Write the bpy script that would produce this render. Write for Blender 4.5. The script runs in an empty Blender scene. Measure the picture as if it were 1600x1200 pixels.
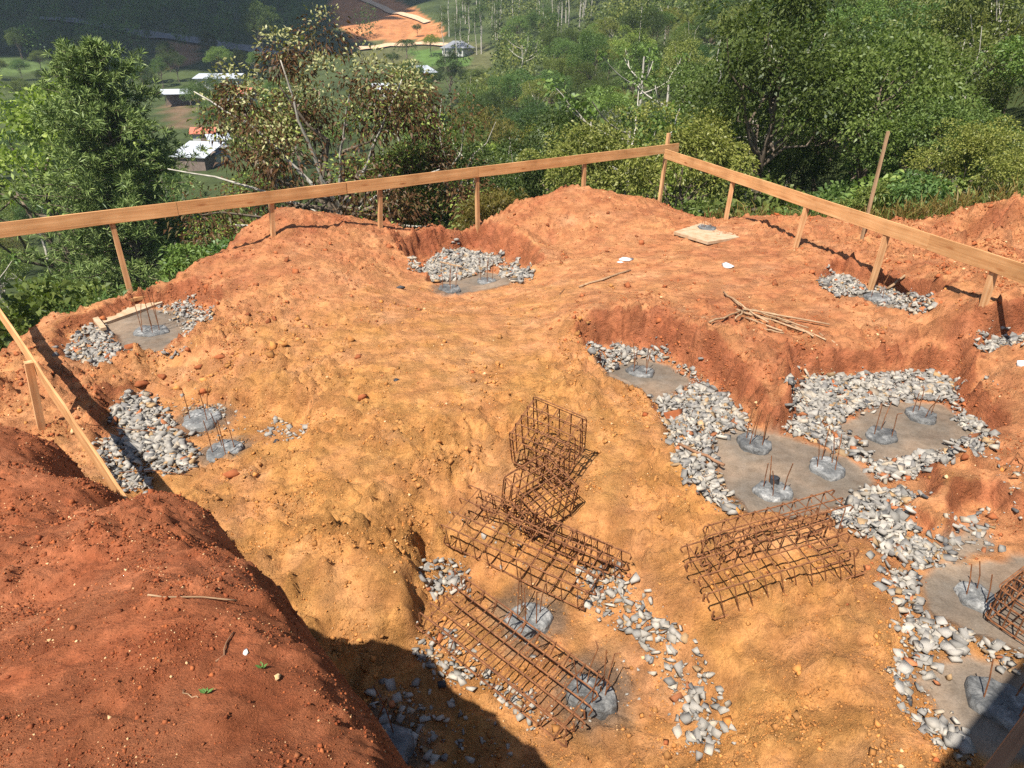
import bpy, bmesh, math, random
import numpy as np
from mathutils import Vector, Matrix, noise as mnoise

# ---------------------------------------------------------------- camera, sky, sun, exposure
scene = bpy.context.scene
COL = scene.collection
CZ, FPX, PITCH = 4.2, 1100.0, math.atan(535 / 1100.0)
cam_d = bpy.data.cameras.new('camera'); cam = bpy.data.objects.new('camera', cam_d); COL.objects.link(cam)
cam.location = (0, 0, CZ); cam.rotation_euler = (math.pi / 2 - PITCH, 0, 0)
cam_d.sensor_width = 36.0; cam_d.lens = 36.0 * FPX / 1600.0; cam_d.clip_start = 0.05; cam_d.clip_end = 3000
scene.camera = cam
SUN_EL, SH_AZ = math.radians(57), math.radians(29)     # shadows fall 29 deg right of straight ahead
wld = bpy.data.worlds.new('World'); scene.world = wld; wld.use_nodes = True
wn = wld.node_tree; bg = wn.nodes['Background']; sky = wn.nodes.new('ShaderNodeTexSky')
sky.sky_type = 'NISHITA'; sky.sun_disc = False; sky.sun_elevation = SUN_EL
sky.sun_rotation = math.radians(180) + SH_AZ; sky.air_density = 1.0; sky.dust_density = 0.6
wn.links.new(sky.outputs[0], bg.inputs[0]); bg.inputs[1].default_value = 0.075
sun_d = bpy.data.lights.new('sun', 'SUN'); sun_d.energy = 5.0; sun_d.angle = math.radians(0.53); sun_d.color = (1.0, 0.95, 0.87)
sun = bpy.data.objects.new('sun', sun_d); COL.objects.link(sun)
SUN_DIR = Vector((math.sin(SH_AZ) * math.cos(SUN_EL), math.cos(SH_AZ) * math.cos(SUN_EL), -math.sin(SUN_EL)))  # light travels this way
sun.rotation_euler = SUN_DIR.to_track_quat('-Z', 'Y').to_euler(); sun.location = (-20, -30, 60)
vs = scene.view_settings; vs.view_transform = 'Standard'; vs.look = 'None'; vs.gamma = 1; vs.exposure = 0.98; vs.use_curve_mapping = False
scene.cycles.max_bounces = 6; scene.cycles.diffuse_bounces = 3; scene.cycles.transparent_max_bounces = 4
scene.cycles.use_denoising = False

# ---------------------------------------------------------------- helpers
CP, SP = math.cos(PITCH), math.sin(PITCH)
def ray(px, py):
    v = 600 - py
    return np.array([px - 800.0, FPX * CP + v * SP, v * CP - FPX * SP])
def P(px, py, z):
    r = ray(px, py); t = (z - CZ) / r[2]
    return np.array([r[0] * t, r[1] * t, z])
def Zat(px, py, d):
    r = ray(px, py); return CZ + r[2] / r[1] * d
def pix(x, y, z):
    dz = z - CZ
    yc = dz * CP + y * SP; zc = y * CP - dz * SP
    zc = np.where(np.asarray(zc) < 0.05, 0.05, zc)
    return 800 + FPX * x / zc, 600 - FPX * yc / zc

_rs = np.random.RandomState(7)
_PERM = np.concatenate([_rs.permutation(256)] * 2)
_GA = np.linspace(0, 2 * np.pi, 16, endpoint=False)
def pn(x, y, s=0):
    xi = np.floor(x).astype(int); yi = np.floor(y).astype(int); xf = x - xi; yf = y - yi
    u = xf ** 3 * (xf * (xf * 6 - 15) + 10); v = yf ** 3 * (yf * (yf * 6 - 15) + 10)
    def g(ix, iy, dx, dy):
        h = _PERM[(_PERM[(ix + s * 37) & 255] + iy) & 255] & 15
        return np.cos(_GA[h]) * dx + np.sin(_GA[h]) * dy
    a = g(xi, yi, xf, yf); b = g(xi + 1, yi, xf - 1, yf); c = g(xi, yi + 1, xf, yf - 1); d = g(xi + 1, yi + 1, xf - 1, yf - 1)
    return (a * (1 - u) + b * u) * (1 - v) + (c * (1 - u) + d * u) * v
def fbm(x, y, o=4, s=0, gain=0.5):
    r = 0; a = 1.0; f = 1.0
    for k in range(o):
        r = r + a * pn(x * f + 13.7 * k, y * f - 7.3 * k, s + k); a *= gain; f *= 2.03
    return r
def cell(x, y, s=0):
    xi = np.floor(x).astype(int); yi = np.floor(y).astype(int); d1 = np.full(np.shape(x), 9.0); rad = np.zeros(np.shape(x))
    for i in (-1, 0, 1):
        for j in (-1, 0, 1):
            h = _PERM[(_PERM[(xi + i + s * 53) & 255] + yi + j) & 255]; h2 = _PERM[(h + 101) & 255]; h3 = _PERM[(h2 + 57) & 255]
            d = np.hypot(x - (xi + i + .15 + .7 * h / 255.0), y - (yi + j + .15 + .7 * h2 / 255.0)); m = d < d1; d1 = np.where(m, d, d1); rad = np.where(m, h3 / 255.0, rad)
    return d1, rad
def clodh(x, y, s=0, keepf=.5):
    d, r = cell(x, y, s); R = .22 + .3 * r; return np.where(r > 1 - keepf, np.sqrt(np.clip(1 - (d / R) ** 2, 0, 1)) * R, 0)
def sstep(a, b, x):
    t = np.clip((x - a) / (b - a), 0, 1); return t * t * (3 - 2 * t)
def rbf_fit(pts, vals, smooth=0.0):
    pts = np.asarray(pts, float); vals = np.asarray(vals, float); n = len(pts)
    D = np.sqrt(((pts[:, None] - pts[None]) ** 2).sum(-1)); A = np.zeros((n + 3, n + 3))
    A[:n, :n] = D - smooth * np.eye(n); A[:n, n] = 1; A[:n, n + 1:n + 3] = pts; A[n:, :n] = A[:n, n:].T
    b = np.zeros(n + 3); b[:n] = vals
    return pts, np.linalg.solve(A, b)
def rbf_eval(fit, x, y):
    pts, w = fit; sh = np.shape(x); x = np.ravel(x); y = np.ravel(y); out = w[-3] + w[-2] * x + w[-1] * y
    for i in range(len(pts)):
        out = out + w[i] * np.sqrt((x - pts[i, 0]) ** 2 + (y - pts[i, 1]) ** 2)
    return out.reshape(sh)
def blur(a, k):
    for ax in (0, 1):
        p = np.pad(a, [(k, k) if i == ax else (0, 0) for i in (0, 1)], mode='edge')
        c = np.cumsum(p, axis=ax); z = np.zeros_like(np.take(c, [0], axis=ax)); c = np.concatenate([z, c], axis=ax)
        n = a.shape[ax]
        a = (np.take(c, range(2 * k + 1, 2 * k + 1 + n), axis=ax) - np.take(c, range(0, n), axis=ax)) / (2 * k + 1)
    return a
def inpoly(x, y, poly):
    poly = np.asarray(poly, float); r = np.zeros(np.shape(x), bool); n = len(poly); j = n - 1
    for i in range(n):
        xi, yi = poly[i]; xj, yj = poly[j]
        c = ((yi > y) != (yj > y)) & (x < (xj - xi) * (y - yi) / ((yj - yi) if yj != yi else 1e-9) + xi)
        r ^= c; j = i
    return r
def set_tags(o, label=None, cat=None, group=None, kind=None):
    if label: o['label'] = label
    if cat: o['category'] = cat
    if group: o['group'] = group
    if kind: o['kind'] = kind
    return o
def mesh(name, V, F, mats=(), smooth=False, midx=None):
    me = bpy.data.meshes.new(name); V = np.asarray(V, np.float32)
    if isinstance(F, np.ndarray):
        k = F.shape[1]; me.vertices.add(len(V)); me.vertices.foreach_set('co', V.ravel())
        me.loops.add(F.size); me.loops.foreach_set('vertex_index', F.astype(np.int32).ravel())
        me.polygons.add(len(F)); me.polygons.foreach_set('loop_start', np.arange(0, F.size, k, dtype=np.int32))
        me.polygons.foreach_set('loop_total', np.full(len(F), k, np.int32))
        me.update(calc_edges=True)
    else:
        me.from_pydata(V.tolist(), [], F)
    for m in mats: me.materials.append(m)
    if midx is not None: me.polygons.foreach_set('material_index', np.asarray(midx, np.int32))
    if smooth: me.polygons.foreach_set('use_smooth', np.ones(len(me.polygons), bool))
    me.update()
    return me
def obj(name, me, parent=None, loc=None):
    o = bpy.data.objects.new(name, me); COL.objects.link(o)
    if parent is not None: o.parent = parent
    if loc is not None: o.location = loc
    return o
def empty(name, loc=(0, 0, 0), rz=0.0):
    o = bpy.data.objects.new(name, None); COL.objects.link(o); o.location = loc; o.rotation_euler = (0, 0, rz)
    o.empty_display_size = 0.2
    return o
class MB:
    def __init__(s): s.v = []; s.f = []; s.m = []
    def add(s, V, F, m=0):
        b = len(s.v); s.v.extend([tuple(map(float, q)) for q in V])
        for f in F: s.f.append([int(i) + b for i in f]); s.m.append(m)
    def box(s, c, d, R=None, m=0, taper=None):
        c = np.asarray(c, float); d = np.asarray(d, float) / 2
        Q = np.array([[x, y, z] for z in (-1, 1) for y in (-1, 1) for x in (-1, 1)]) * d
        if R is not None: Q = Q @ np.asarray(R).T
        s.add(Q + c, [[0, 2, 3, 1], [4, 5, 7, 6], [0, 1, 5, 4], [2, 6, 7, 3], [0, 4, 6, 2], [1, 3, 7, 5]], m)
    def tube(s, pts, r, n=6, m=0):
        V, F = tube(pts, r, n); s.add(V, F, m)
    def build(s, name, mats, parent=None, smooth=False):
        return obj(name, mesh(name, np.array(s.v), s.f, mats if isinstance(mats, (list, tuple)) else [mats], smooth, s.m), parent)
def tube(pts, r, n=6, cap=True):
    pts = np.asarray(pts, float); k = len(pts); r = np.broadcast_to(np.asarray(r, float), (k,))
    T = np.zeros_like(pts); T[1:-1] = pts[2:] - pts[:-2]; T[0] = pts[1] - pts[0]; T[-1] = pts[-1] - pts[-2]
    T /= np.linalg.norm(T, axis=1)[:, None] + 1e-12
    up = np.array([0, 0, 1.0]) if abs(T[0][2]) < 0.9 else np.array([1.0, 0, 0])
    N = np.cross(T[0], up); N /= np.linalg.norm(N); V = []
    a = np.linspace(0, 2 * np.pi, n, endpoint=False)
    for i in range(k):
        N = N - T[i] * N.dot(T[i]); nn = np.linalg.norm(N)
        N = N / nn if nn > 1e-6 else np.cross(T[i], [0.3, 0.5, 0.8]); B = np.cross(T[i], N)
        V.append(pts[i] + r[i] * (np.cos(a)[:, None] * N + np.sin(a)[:, None] * B))
    V = np.concatenate(V); F = []
    for i in range(k - 1):
        for j in range(n):
            F.append([i * n + j, i * n + (j + 1) % n, (i + 1) * n + (j + 1) % n, (i + 1) * n + j])
    if cap: F.append(list(range(n))[::-1]); F.append([(k - 1) * n + j for j in range(n)])
    return V, F
def copy_tree(o, parent=None):
    c = o.copy(); COL.objects.link(c); c.parent = parent
    for ch in o.children: copy_tree(ch, c)
    return c

# ---------------------------------------------------------------- materials
def nmat(name, rough=0.9, spec=0.2):
    m = bpy.data.materials.new(name); m.use_nodes = True; nt = m.node_tree; b = nt.nodes['Principled BSDF']
    b.inputs['Roughness'].default_value = rough; b.inputs['Specular IOR Level'].default_value = spec
    return m, nt, b
def N(nt, t, **kw):
    n = nt.nodes.new(t)
    for k, v in kw.items():
        if k.startswith('i_'): n.inputs[int(k[2:]) if k[2:].isdigit() else k[2:].replace('_', ' ')].default_value = v
        else: setattr(n, k, v)
    return n
def ramp(nt, fac, stops):
    r = nt.nodes.new('ShaderNodeValToRGB'); e = r.color_ramp.elements
    while len(e) > 1: e.remove(e[-1])
    e[0].position = stops[0][0]; e[0].color = (*stops[0][1], 1)
    for p, c in stops[1:]: q = e.new(p); q.color = (*c, 1)
    nt.links.new(fac, r.inputs[0]); return r.outputs[0]
def mixc(nt, fac, a, b, blend='MIX'):
    n = nt.nodes.new('ShaderNodeMix'); n.data_type = 'RGBA'; n.blend_type = blend
    for sock, val in ((n.inputs[0], fac), (n.inputs[6], a), (n.inputs[7], b)):
        if hasattr(val, 'is_linked'): nt.links.new(val, sock)
        elif isinstance(val, (int, float)): sock.default_value = val
        else: sock.default_value = (*val, 1)
    return n.outputs[2]
def objco(nt, scale=1.0, gen='Object'):
    tc = nt.nodes.new('ShaderNodeTexCoord'); mp = nt.nodes.new('ShaderNodeMapping')
    sc = scale if isinstance(scale, (tuple, list)) else (scale,) * 3
    mp.inputs['Scale'].default_value = sc; nt.links.new(tc.outputs[gen], mp.inputs[0]); return mp.outputs[0]
def noise_tex(nt, co, scale, detail=4, rough=0.55):
    n = nt.nodes.new('ShaderNodeTexNoise'); n.inputs['Scale'].default_value = scale; n.inputs['Detail'].default_value = detail
    n.inputs['Roughness'].default_value = rough; nt.links.new(co, n.inputs['Vector']); return n.outputs['Fac']
def bump(nt, b, h, strength=0.5, dist=0.02):
    n = nt.nodes.new('ShaderNodeBump'); n.inputs['Strength'].default_value = strength; n.inputs['Distance'].default_value = dist
    nt.links.new(h, n.inputs['Height']); nt.links.new(n.outputs[0], b.inputs['Normal'])
def math_node(nt, op, a, b=0.5):
    n = nt.nodes.new('ShaderNodeMath'); n.operation = op
    for s, v in ((n.inputs[0], a), (n.inputs[1], b)):
        if hasattr(v, 'is_linked'): nt.links.new(v, s)
        else: s.default_value = v
    return n.outputs[0]

def soil_material(name, fine=1.0):
    m, nt, b = nmat(name, 0.95, 0.1); co = objco(nt)
    at = N(nt, 'ShaderNodeAttribute', attribute_name='albedo'); aw = N(nt, 'ShaderNodeAttribute', attribute_name='wet')
    n1 = noise_tex(nt, co, 9.0 * fine, 6, 0.7); n2 = noise_tex(nt, co, 60.0 * fine, 5, 0.7); n3 = noise_tex(nt, co, 2.2, 4, 0.6)
    k1 = ramp(nt, n1, [(0.28, (0.72, 0.70, 0.68)), (0.5, (1, 1, 1)), (0.75, (1.22, 1.22, 1.25))])
    k2 = ramp(nt, n2, [(0.25, (0.70, 0.68, 0.66)), (0.5, (1, 1, 1)), (0.78, (1.35, 1.32, 1.25))])
    k3 = ramp(nt, n3, [(0.3, (0.90, 0.84, 0.8)), (0.55, (1, 1, 1)), (0.7, (1.05, 1.1, 1.15))])
    c = mixc(nt, 1.0, at.outputs['Color'], k1, 'MULTIPLY'); c = mixc(nt, 1.0, c, k2, 'MULTIPLY'); c = mixc(nt, 1.0, c, k3, 'MULTIPLY')
    nt.links.new(c, b.inputs['Base Color'])
    ro = math_node(nt, 'MULTIPLY', aw.outputs['Fac'], -0.35); ro = math_node(nt, 'ADD', ro, 0.96); nt.links.new(ro, b.inputs['Roughness'])
    n5 = noise_tex(nt, co, 26 * fine, 8, 0.8); n6 = noise_tex(nt, co, 3.1, 3, 0.5)
    msk = ramp(nt, n6, [(0.38, (0.25,) * 3), (0.6, (1,) * 3)])
    hs = math_node(nt, 'MULTIPLY', n2, 0.35); hs = math_node(nt, 'ADD', hs, math_node(nt, 'MULTIPLY', n5, 0.9)); hs = math_node(nt, 'MULTIPLY', hs, msk)
    hs = math_node(nt, 'ADD', hs, math_node(nt, 'MULTIPLY', n1, 0.9))
    dry = math_node(nt, 'SUBTRACT', 1.0, math_node(nt, 'MULTIPLY', aw.outputs['Fac'], 0.9)); hs = math_node(nt, 'MULTIPLY', hs, dry)
    bump(nt, b, hs, 1.0, 0.065 / fine)
    return m
M_SOIL = soil_material('soil'); M_MOUND = soil_material('mound_soil', 3.0)

def flat_mat(name, stops, scale=8, rough=0.9, bstr=0.3, bdist=0.01, spec=0.25, stretch=(1, 1, 1), objrand=0.0, metal=0.0, island=False):
    m, nt, b = nmat(name, rough, spec); co = objco(nt, stretch); n = noise_tex(nt, co, scale, 6, 0.65); c = ramp(nt, n, stops)
    if island:
        gi = N(nt, 'ShaderNodeNewGeometry'); c = mixc(nt, 1.0, c, ramp(nt, gi.outputs['Random Per Island'], [(0, (.55, .55, .57)), (.5, (.9, .88, .85)), (.85, (1.08, 1.04, .98)), (1, (1.05, .9, .72))]), 'MULTIPLY')
    if objrand:
        oi = N(nt, 'ShaderNodeObjectInfo'); k = ramp(nt, oi.outputs['Random'], [(0, (1 - objrand,) * 3), (1, (1 + objrand,) * 3)]); c = mixc(nt, 1.0, c, k, 'MULTIPLY')
    nt.links.new(c, b.inputs['Base Color']); b.inputs['Metallic'].default_value = metal
    if bstr: bump(nt, b, n, bstr, bdist)
    return m
def wood_mat(name, c0, c1, c2):
    m, nt, b = nmat(name, 0.75, 0.25)
    co = objco(nt, (0.5, 14, 14)); n = noise_tex(nt, co, 2.2, 8, 0.6); co2 = objco(nt, (1, 1, 1)); n2 = noise_tex(nt, co2, 1.3, 3)
    c = ramp(nt, n, [(0.3, c0), (0.5, c1), (0.72, c2)])
    c = mixc(nt, 1.0, c, ramp(nt, n2, [(0.28, (0.55, 0.47, 0.40)), (0.42, (0.9, 0.88, 0.85)), (0.65, (1.12, 1.12, 1.12))]), 'MULTIPLY')
    v = N(nt, 'ShaderNodeTexVoronoi'); v.inputs['Scale'].default_value = 1.0; nt.links.new(objco(nt, (1.1, 5, 5)), v.inputs['Vector'])
    kn = ramp(nt, v.outputs['Distance'], [(0.05, (0.22, 0.10, 0.05)), (0.10, (0.7, 0.55, 0.45)), (0.16, (1, 1, 1))]); c = mixc(nt, 0.85, c, kn, 'MULTIPLY')
    oi = N(nt, 'ShaderNodeObjectInfo'); c = mixc(nt, 1.0, c, ramp(nt, oi.outputs['Random'], [(0, (0.85, 0.83, 0.8)), (1, (1.12, 1.12, 1.12))]), 'MULTIPLY')
    nt.links.new(c, b.inputs['Base Color']); bump(nt, b, n, 0.25, 0.004)
    return m
M_BOARD = wood_mat('board_wood', (0.40, 0.185, 0.07), (0.53, 0.275, 0.115), (0.60, 0.35, 0.165))
M_POST = wood_mat('post_wood', (0.36, 0.17, 0.075), (0.50, 0.27, 0.125), (0.58, 0.36, 0.19))
M_STICK = wood_mat('stick_wood', (0.20, 0.12, 0.065), (0.31, 0.20, 0.115), (0.40, 0.28, 0.17))
M_DARKWOOD = wood_mat('prop_wood', (0.16, 0.08, 0.045), (0.23, 0.12, 0.065), (0.28, 0.16, 0.09))
M_PLY = flat_mat('plywood', [(0.3, (0.30, 0.16, 0.08)), (0.45, (0.40, 0.27, 0.16)), (0.7, (0.46, 0.36, 0.25))], 5.0, 0.8, 0.1)
ST = []
for nm, c in (('stone_light', (0.40, 0.372, 0.33)), ('stone_grey', (0.285, 0.27, 0.245)), ('stone_tan', (0.40, 0.27, 0.15)), ('stone_red', (0.40, 0.16, 0.075)), ('stone_dark', (0.10, 0.10, 0.105))):
    ST.append(flat_mat(nm, [(0.25, tuple(q * 0.72 for q in c)), (0.5, c), (0.75, tuple(min(0.8, q * 1.22) for q in c))], 14, 1.0, 0.5, 0.01, 0.03, objrand=0.2, island=True))
M_CLOD = flat_mat('clod_ochre', [(0.25, (0.30, 0.125, 0.038)), (0.5, (0.42, 0.19, 0.06)), (0.75, (0.5, 0.26, 0.095))], 6, 0.95, 0.6, 0.01, 0.1, island=True)
M_CLODR = flat_mat('clod_red', [(0.25, (0.22, 0.065, 0.026)), (0.5, (0.32, 0.105, 0.042)), (0.75, (0.40, 0.16, 0.07))], 6, 0.95, 0.6, 0.01, 0.1, island=True)
M_CLODD = flat_mat('clod_dark_red', [(0.25, (0.15, 0.04, 0.018)), (0.5, (0.225, 0.066, 0.028)), (0.75, (0.31, 0.11, 0.045))], 10, 0.95, 0.6, 0.01, 0.1, island=True)
M_GRAIN = flat_mat('grain_pale', [(0.3, (0.50, 0.27, 0.12)), (0.7, (0.62, 0.42, 0.22))], 10, 0.9, 0.2)
def rust_mat():
    m, nt, b = nmat('rust_steel', 0.8, 0.3); co = objco(nt); n = noise_tex(nt, co, 25, 5)
    nt.links.new(ramp(nt, n, [(0.3, (0.085, 0.032, 0.014)), (0.5, (0.17, 0.066, 0.025)), (0.72, (0.29, 0.125, 0.05))]), b.inputs['Base Color']); return m
M_RUST = rust_mat()
def pile_mat():
    m, nt, b = nmat('wet_concrete', 0.4, 0.5); co = objco(nt); n = noise_tex(nt, co, 9, 6, 0.65); n2 = noise_tex(nt, co, 30, 4)
    c = ramp(nt, n, [(0.32, (0.062, 0.063, 0.061)), (0.53, (0.115, 0.114, 0.109)), (0.63, (0.21, 0.206, 0.195)), (0.74, (0.38, 0.37, 0.345))])
    oi = N(nt, 'ShaderNodeObjectInfo'); nt.links.new(mixc(nt, 1.0, c, ramp(nt, oi.outputs['Random'], [(0, (0.8,) * 3), (1, (1.25,) * 3)]), 'MULTIPLY'), b.inputs['Base Color'])
    nt.links.new(ramp(nt, n, [(0.4, (0.42,) * 3), (0.6, (0.9,) * 3)]), b.inputs['Roughness']); bump(nt, b, n2, 1.0, 0.02); return m
M_PILE = pile_mat()
M_CRUST = flat_mat('pale_crust', [(0.3, (0.42, 0.38, 0.33)), (0.6, (0.68, 0.66, 0.62))], 14, 0.9, 0.5, 0.01)
M_WHITE = flat_mat('white_plastic', [(0.3, (0.66, 0.65, 0.62)), (0.7, (0.82, 0.81, 0.78))], 9, 0.5, 0.3, 0.01)
M_BLACK = flat_mat('black_plastic', [(0.3, (0.02, 0.02, 0.022)), (0.7, (0.06, 0.06, 0.065))], 9, 0.45, 0.2)
# ---------------------------------------------------------------- ground of the building site (height field)
CTRL = [  # photo pixel (1600x1200) and height in metres
 (60,500,-.15),(130,490,-.1),(200,463,-.05),(300,410,.2),(370,365,.42),(425,345,.5),(510,338,.55),(560,350,.3),(600,352,.2),(680,352,.15),(745,348,.12),
 (800,320,.35),(870,296,.5),(920,304,.4),(985,318,.05),(1030,335,-.45),(1100,345,.1),(1180,338,.3),(1250,340,.38),(1300,342,.42),(1345,375,.45),(1400,354,.6),
 (1425,357,.65),(1480,345,.8),(1520,321,1.1),(1600,312,1.35),(1500,370,.65),(1560,360,.95),(1600,400,.6),(1450,393,.45),(1500,412,.1),(1590,440,.1),
 (1450,420,.6),(1500,430,.75),(1560,450,.8),(1588,470,.75),(1480,450,.7),(1540,467,.84),(1440,445,.5),(1400,520,.22),(1500,535,.25),(1478,528,.25),
 (1560,590,.18),(1600,610,.18),(1480,555,.2),
 (1300,405,.46),(1360,416,.48),(1430,432,.5),(1285,440,.33),(1290,460,.32),(1350,485,.28),(1430,503,.27),
 (1100,400,.25),(1200,425,.33),(1180,380,.35),(1020,370,.2),(950,350,.3),(1000,430,.14),(1100,460,.2),(1200,490,.2),(1300,500,.2),(1300,380,.45),
 (900,400,.12),(950,440,.1),(860,450,.03),(860,495,.0),
 (700,520,0),(600,480,.05),(800,540,0),(540,430,.2),(480,400,.38),(430,420,.33),(640,560,0),(750,600,0),(860,600,.03),(930,608,0),(500,520,.0),(420,500,.08),
 (360,470,.1),(330,440,.12),(560,640,-.05),(450,600,-.1),(480,680,-.12),(380,560,-.1),(400,380,.42),(510,360,.5),(820,370,.2),
 (160,480,-.15),(340,500,.02),
 (290,558,-.12),(200,572,-.15),(130,575,-.15),(330,540,-.02),
 (250,602,-.38),(330,605,-.35),
 (60,540,-.05),(30,600,-.08),(0,560,-.05),(110,640,-.2),(66,680,-.25),(150,690,-.3),(160,620,-.2),
 (330,762,-.3),(430,725,-.2),(500,712,-.15),(560,750,-.15),(615,800,-.22),(450,820,-.22),(520,900,-.25),(600,900,-.25),(635,870,-.25),(642,930,-.3),(600,990,-.35),(520,1010,-.35),
 (662,885,-.7),(662,945,-.72),(640,1020,-.76),(555,1048,-.8),
 (720,880,-.62),(760,950,-.72),(830,970,-.75),(925,1085,-.78),(1020,1060,-.75),(720,1020,-.75),(650,1100,-.8),(600,1165,-.85),(800,1180,-.85),(1000,1190,-.8),
 (700,640,-.05),(760,680,-.12),(860,680,-.12),(690,740,-.25),(690,800,-.45),(840,770,-.3),(800,840,-.5),(900,860,-.52),(950,800,-.28),(960,900,-.62),
 (1000,700,-.12),(1040,760,-.2),(1100,830,-.25),(1000,850,-.4),(1200,860,-.15),(1290,860,-.14),(1040,920,-.4),(1100,1000,-.4),(1130,1060,-.5),(1200,950,-.22),
 (1300,950,-.18),(1250,1050,-.25),(1350,1050,-.18),(1200,1150,-.35),(1380,1180,-.2),(1060,1080,-.75),(1130,1150,-.7),
(930,585,-.06),(1000,635,-.1),(1025,690,-.12),(1065,765,-.17),(1150,812,-.2),

 (1180,602,.08),(1130,572,.1),
 (1480,745,.0),(1525,765,.05),(1560,720,-.05),(1600,740,.0),(1385,800,-.2),(1640,800,-.05),(1700,900,-.2),(1700,1100,-.2),(400,715,-.28),(150,640,-.2),(420,640,-.2),(490,670,-.15),(460,705,-.2),
(1385,930,-.15),(1400,1090,-.15),
(640,432,-.15),(700,470,-.27),(780,461,-.25),(845,442,-.15),
]
WALLS = [((870,490),(882,527),-.22,.3),((930,476),(930,543),-.25,.45),((1000,480),(1000,540),-.25,.35),((1060,503),(1062,570),-.25,.35),((1115,525),(1125,605),-.25,.45),
 ((1280,542),(1255,590),-.25,.2),((1350,546),(1350,588),-.25,.18),((1420,558),(1420,585),-.25,.15),((1485,570),(1480,588),-.25,.12),((1530,610),(1500,640),-.25,.15),((1565,645),(1548,682),-.25,.15),
 ((640,372),(655,408),-.4,.25),((700,362),(700,395),-.42,.2),((745,362),(745,388),-.48,.15),((860,385),(800,410),-.4,.4),((900,408),(838,435),-.33,.5)]
PLAN = [(-11,6,-1.5),(-10,10,-2.5),(-9.5,13.2,-3.5),(-7.5,15,-3.4),(-6,16.4,-3.4),(-4.5,18,-3.2),(-2.5,19.2,-3.2),(0,20.6,-3.4),(2.5,22.4,-3.4),(5,24,-3.4),(7,21.5,-2.6),(7.2,19.5,-1.6),
 (9,19,-1.6),(11,17.5,-.8),(-8,4,-.1),(-6,3,-.1),(-3,2,-.3),(0,2,-.8),(4,2,-.7),(8,3,-.4),(10,6,-.2),(11,9,.3),(12,14,1.4)]
_c = [P(*c) for c in CTRL]
for (rx, ry), (fx, fy), zf, run in WALLS:
    f = P(fx, fy, zf); d = f[1] + run; z = Zat(rx, ry, d); _c += [P(rx, ry, z)]
_c += [np.array(p, float) for p in PLAN]
_c = np.array(_c); SITE_FIT = rbf_fit(_c[:, :2], _c[:, 2], 0.01)
STEP = 0.034
GX = np.arange(-11, 12.001, STEP); GY = np.arange(2.0, 24.001, STEP)
X, Y = np.meshgrid(GX, GY, indexing='ij')
H0 = blur(blur(rbf_eval(SITE_FIT, X, Y), 2), 2)
def hsample(Harr, x, y, gx=GX, gy=GY, step=STEP):
    fx = np.clip((np.asarray(x) - gx[0]) / step, 0, len(gx) - 1.001); fy = np.clip((np.asarray(y) - gy[0]) / step, 0, len(gy) - 1.001)
    i = fx.astype(int); j = fy.astype(int); u = fx - i; v = fy - j
    return (Harr[i, j] * (1 - u) + Harr[i + 1, j] * u) * (1 - v) + (Harr[i, j + 1] * (1 - u) + Harr[i + 1, j + 1] * u) * v
def cast(hf, px, py, t0=1.5, t1=30.0, n=1500):
    r = ray(px, py); r = r / np.hypot(r[0], r[1]); t = np.geomspace(t0, t1, n); x = r[0] * t; y = r[1] * t; z = CZ + r[2] * t
    b = np.nonzero(hf(x, y) > z)[0]; k = b[0] if len(b) else n - 1
    return np.array([x[k], y[k], z[k]])

PITS = [ # floor outline in photo pixels, floor height, steepness of the sides
 ([(915,548),(1000,540),(1062,570),(1125,605),(1165,640),(1180,668),(1215,676),(1245,650),(1235,605),(1255,590),(1350,588),(1420,586),(1480,590),(1500,640),(1548,682),(1500,718),(1430,748),(1440,780),(1390,790),(1445,835),(1470,880),(1500,800),(1540,792),(1640,850),(1700,1000),(1680,1220),(1530,1220),(1480,1190),(1410,1110),(1390,1060),(1415,1000),(1400,940),(1385,880),(1330,830),(1290,808),(1230,815),(1155,803),(1105,785),(1062,730),(1045,685),(1030,640),(1005,622),(955,595),(920,565)], -.25, 1.9),
 ([(175,630),(225,615),(300,625),(360,635),(440,650),(480,660),(475,690),(400,705),(370,715),(310,745),(300,775),(200,790),(150,700)], -.40, 1.6),
 ([(640,418),(655,408),(700,395),(745,388),(800,410),(838,435),(800,447),(745,460),(700,463),(665,445)], -.45, 2.0),
 ([(1280,440),(1310,426),(1345,440),(1380,450),(1440,470),(1455,484),(1430,490),(1370,484),(1310,466)], .22, 3.0),
 ([(1528,548),(1560,530),(1660,524),(1660,558),(1545,555)], .22, 6.0),
 ([(95,545),(105,520),(160,505),(215,480),(300,472),(340,488),(320,508),(300,530),(255,555),(190,560),(165,575),(110,565)], -.2, 1.6),
 ([(660,870),(720,870),(760,960),(720,1060),(700,1260),(560,1260),(535,1060),(600,1035),(645,1010),(662,945)], -.74, 5.0)]
def polydist(x, y, poly):
    poly = np.asarray(poly, float); d = np.full(np.shape(x), 1e9)
    for i in range(len(poly)):
        a = poly[i]; b = poly[(i + 1) % len(poly)]; e = b - a; L = e.dot(e) + 1e-12
        t = np.clip(((x - a[0]) * e[0] + (y - a[1]) * e[1]) / L, 0, 1); d = np.minimum(d, np.hypot(x - a[0] - t * e[0], y - a[1] - t * e[1]))
    return np.where(inpoly(x, y, poly), -d, d)
HB = H0.copy(); wob = .13 * fbm(X * 1.7, Y * 1.7, 3, 141) + .07 * fbm(X * 6, Y * 6, 3, 143)
WALLM = np.zeros_like(X); FLOORM = np.zeros_like(X)
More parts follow.
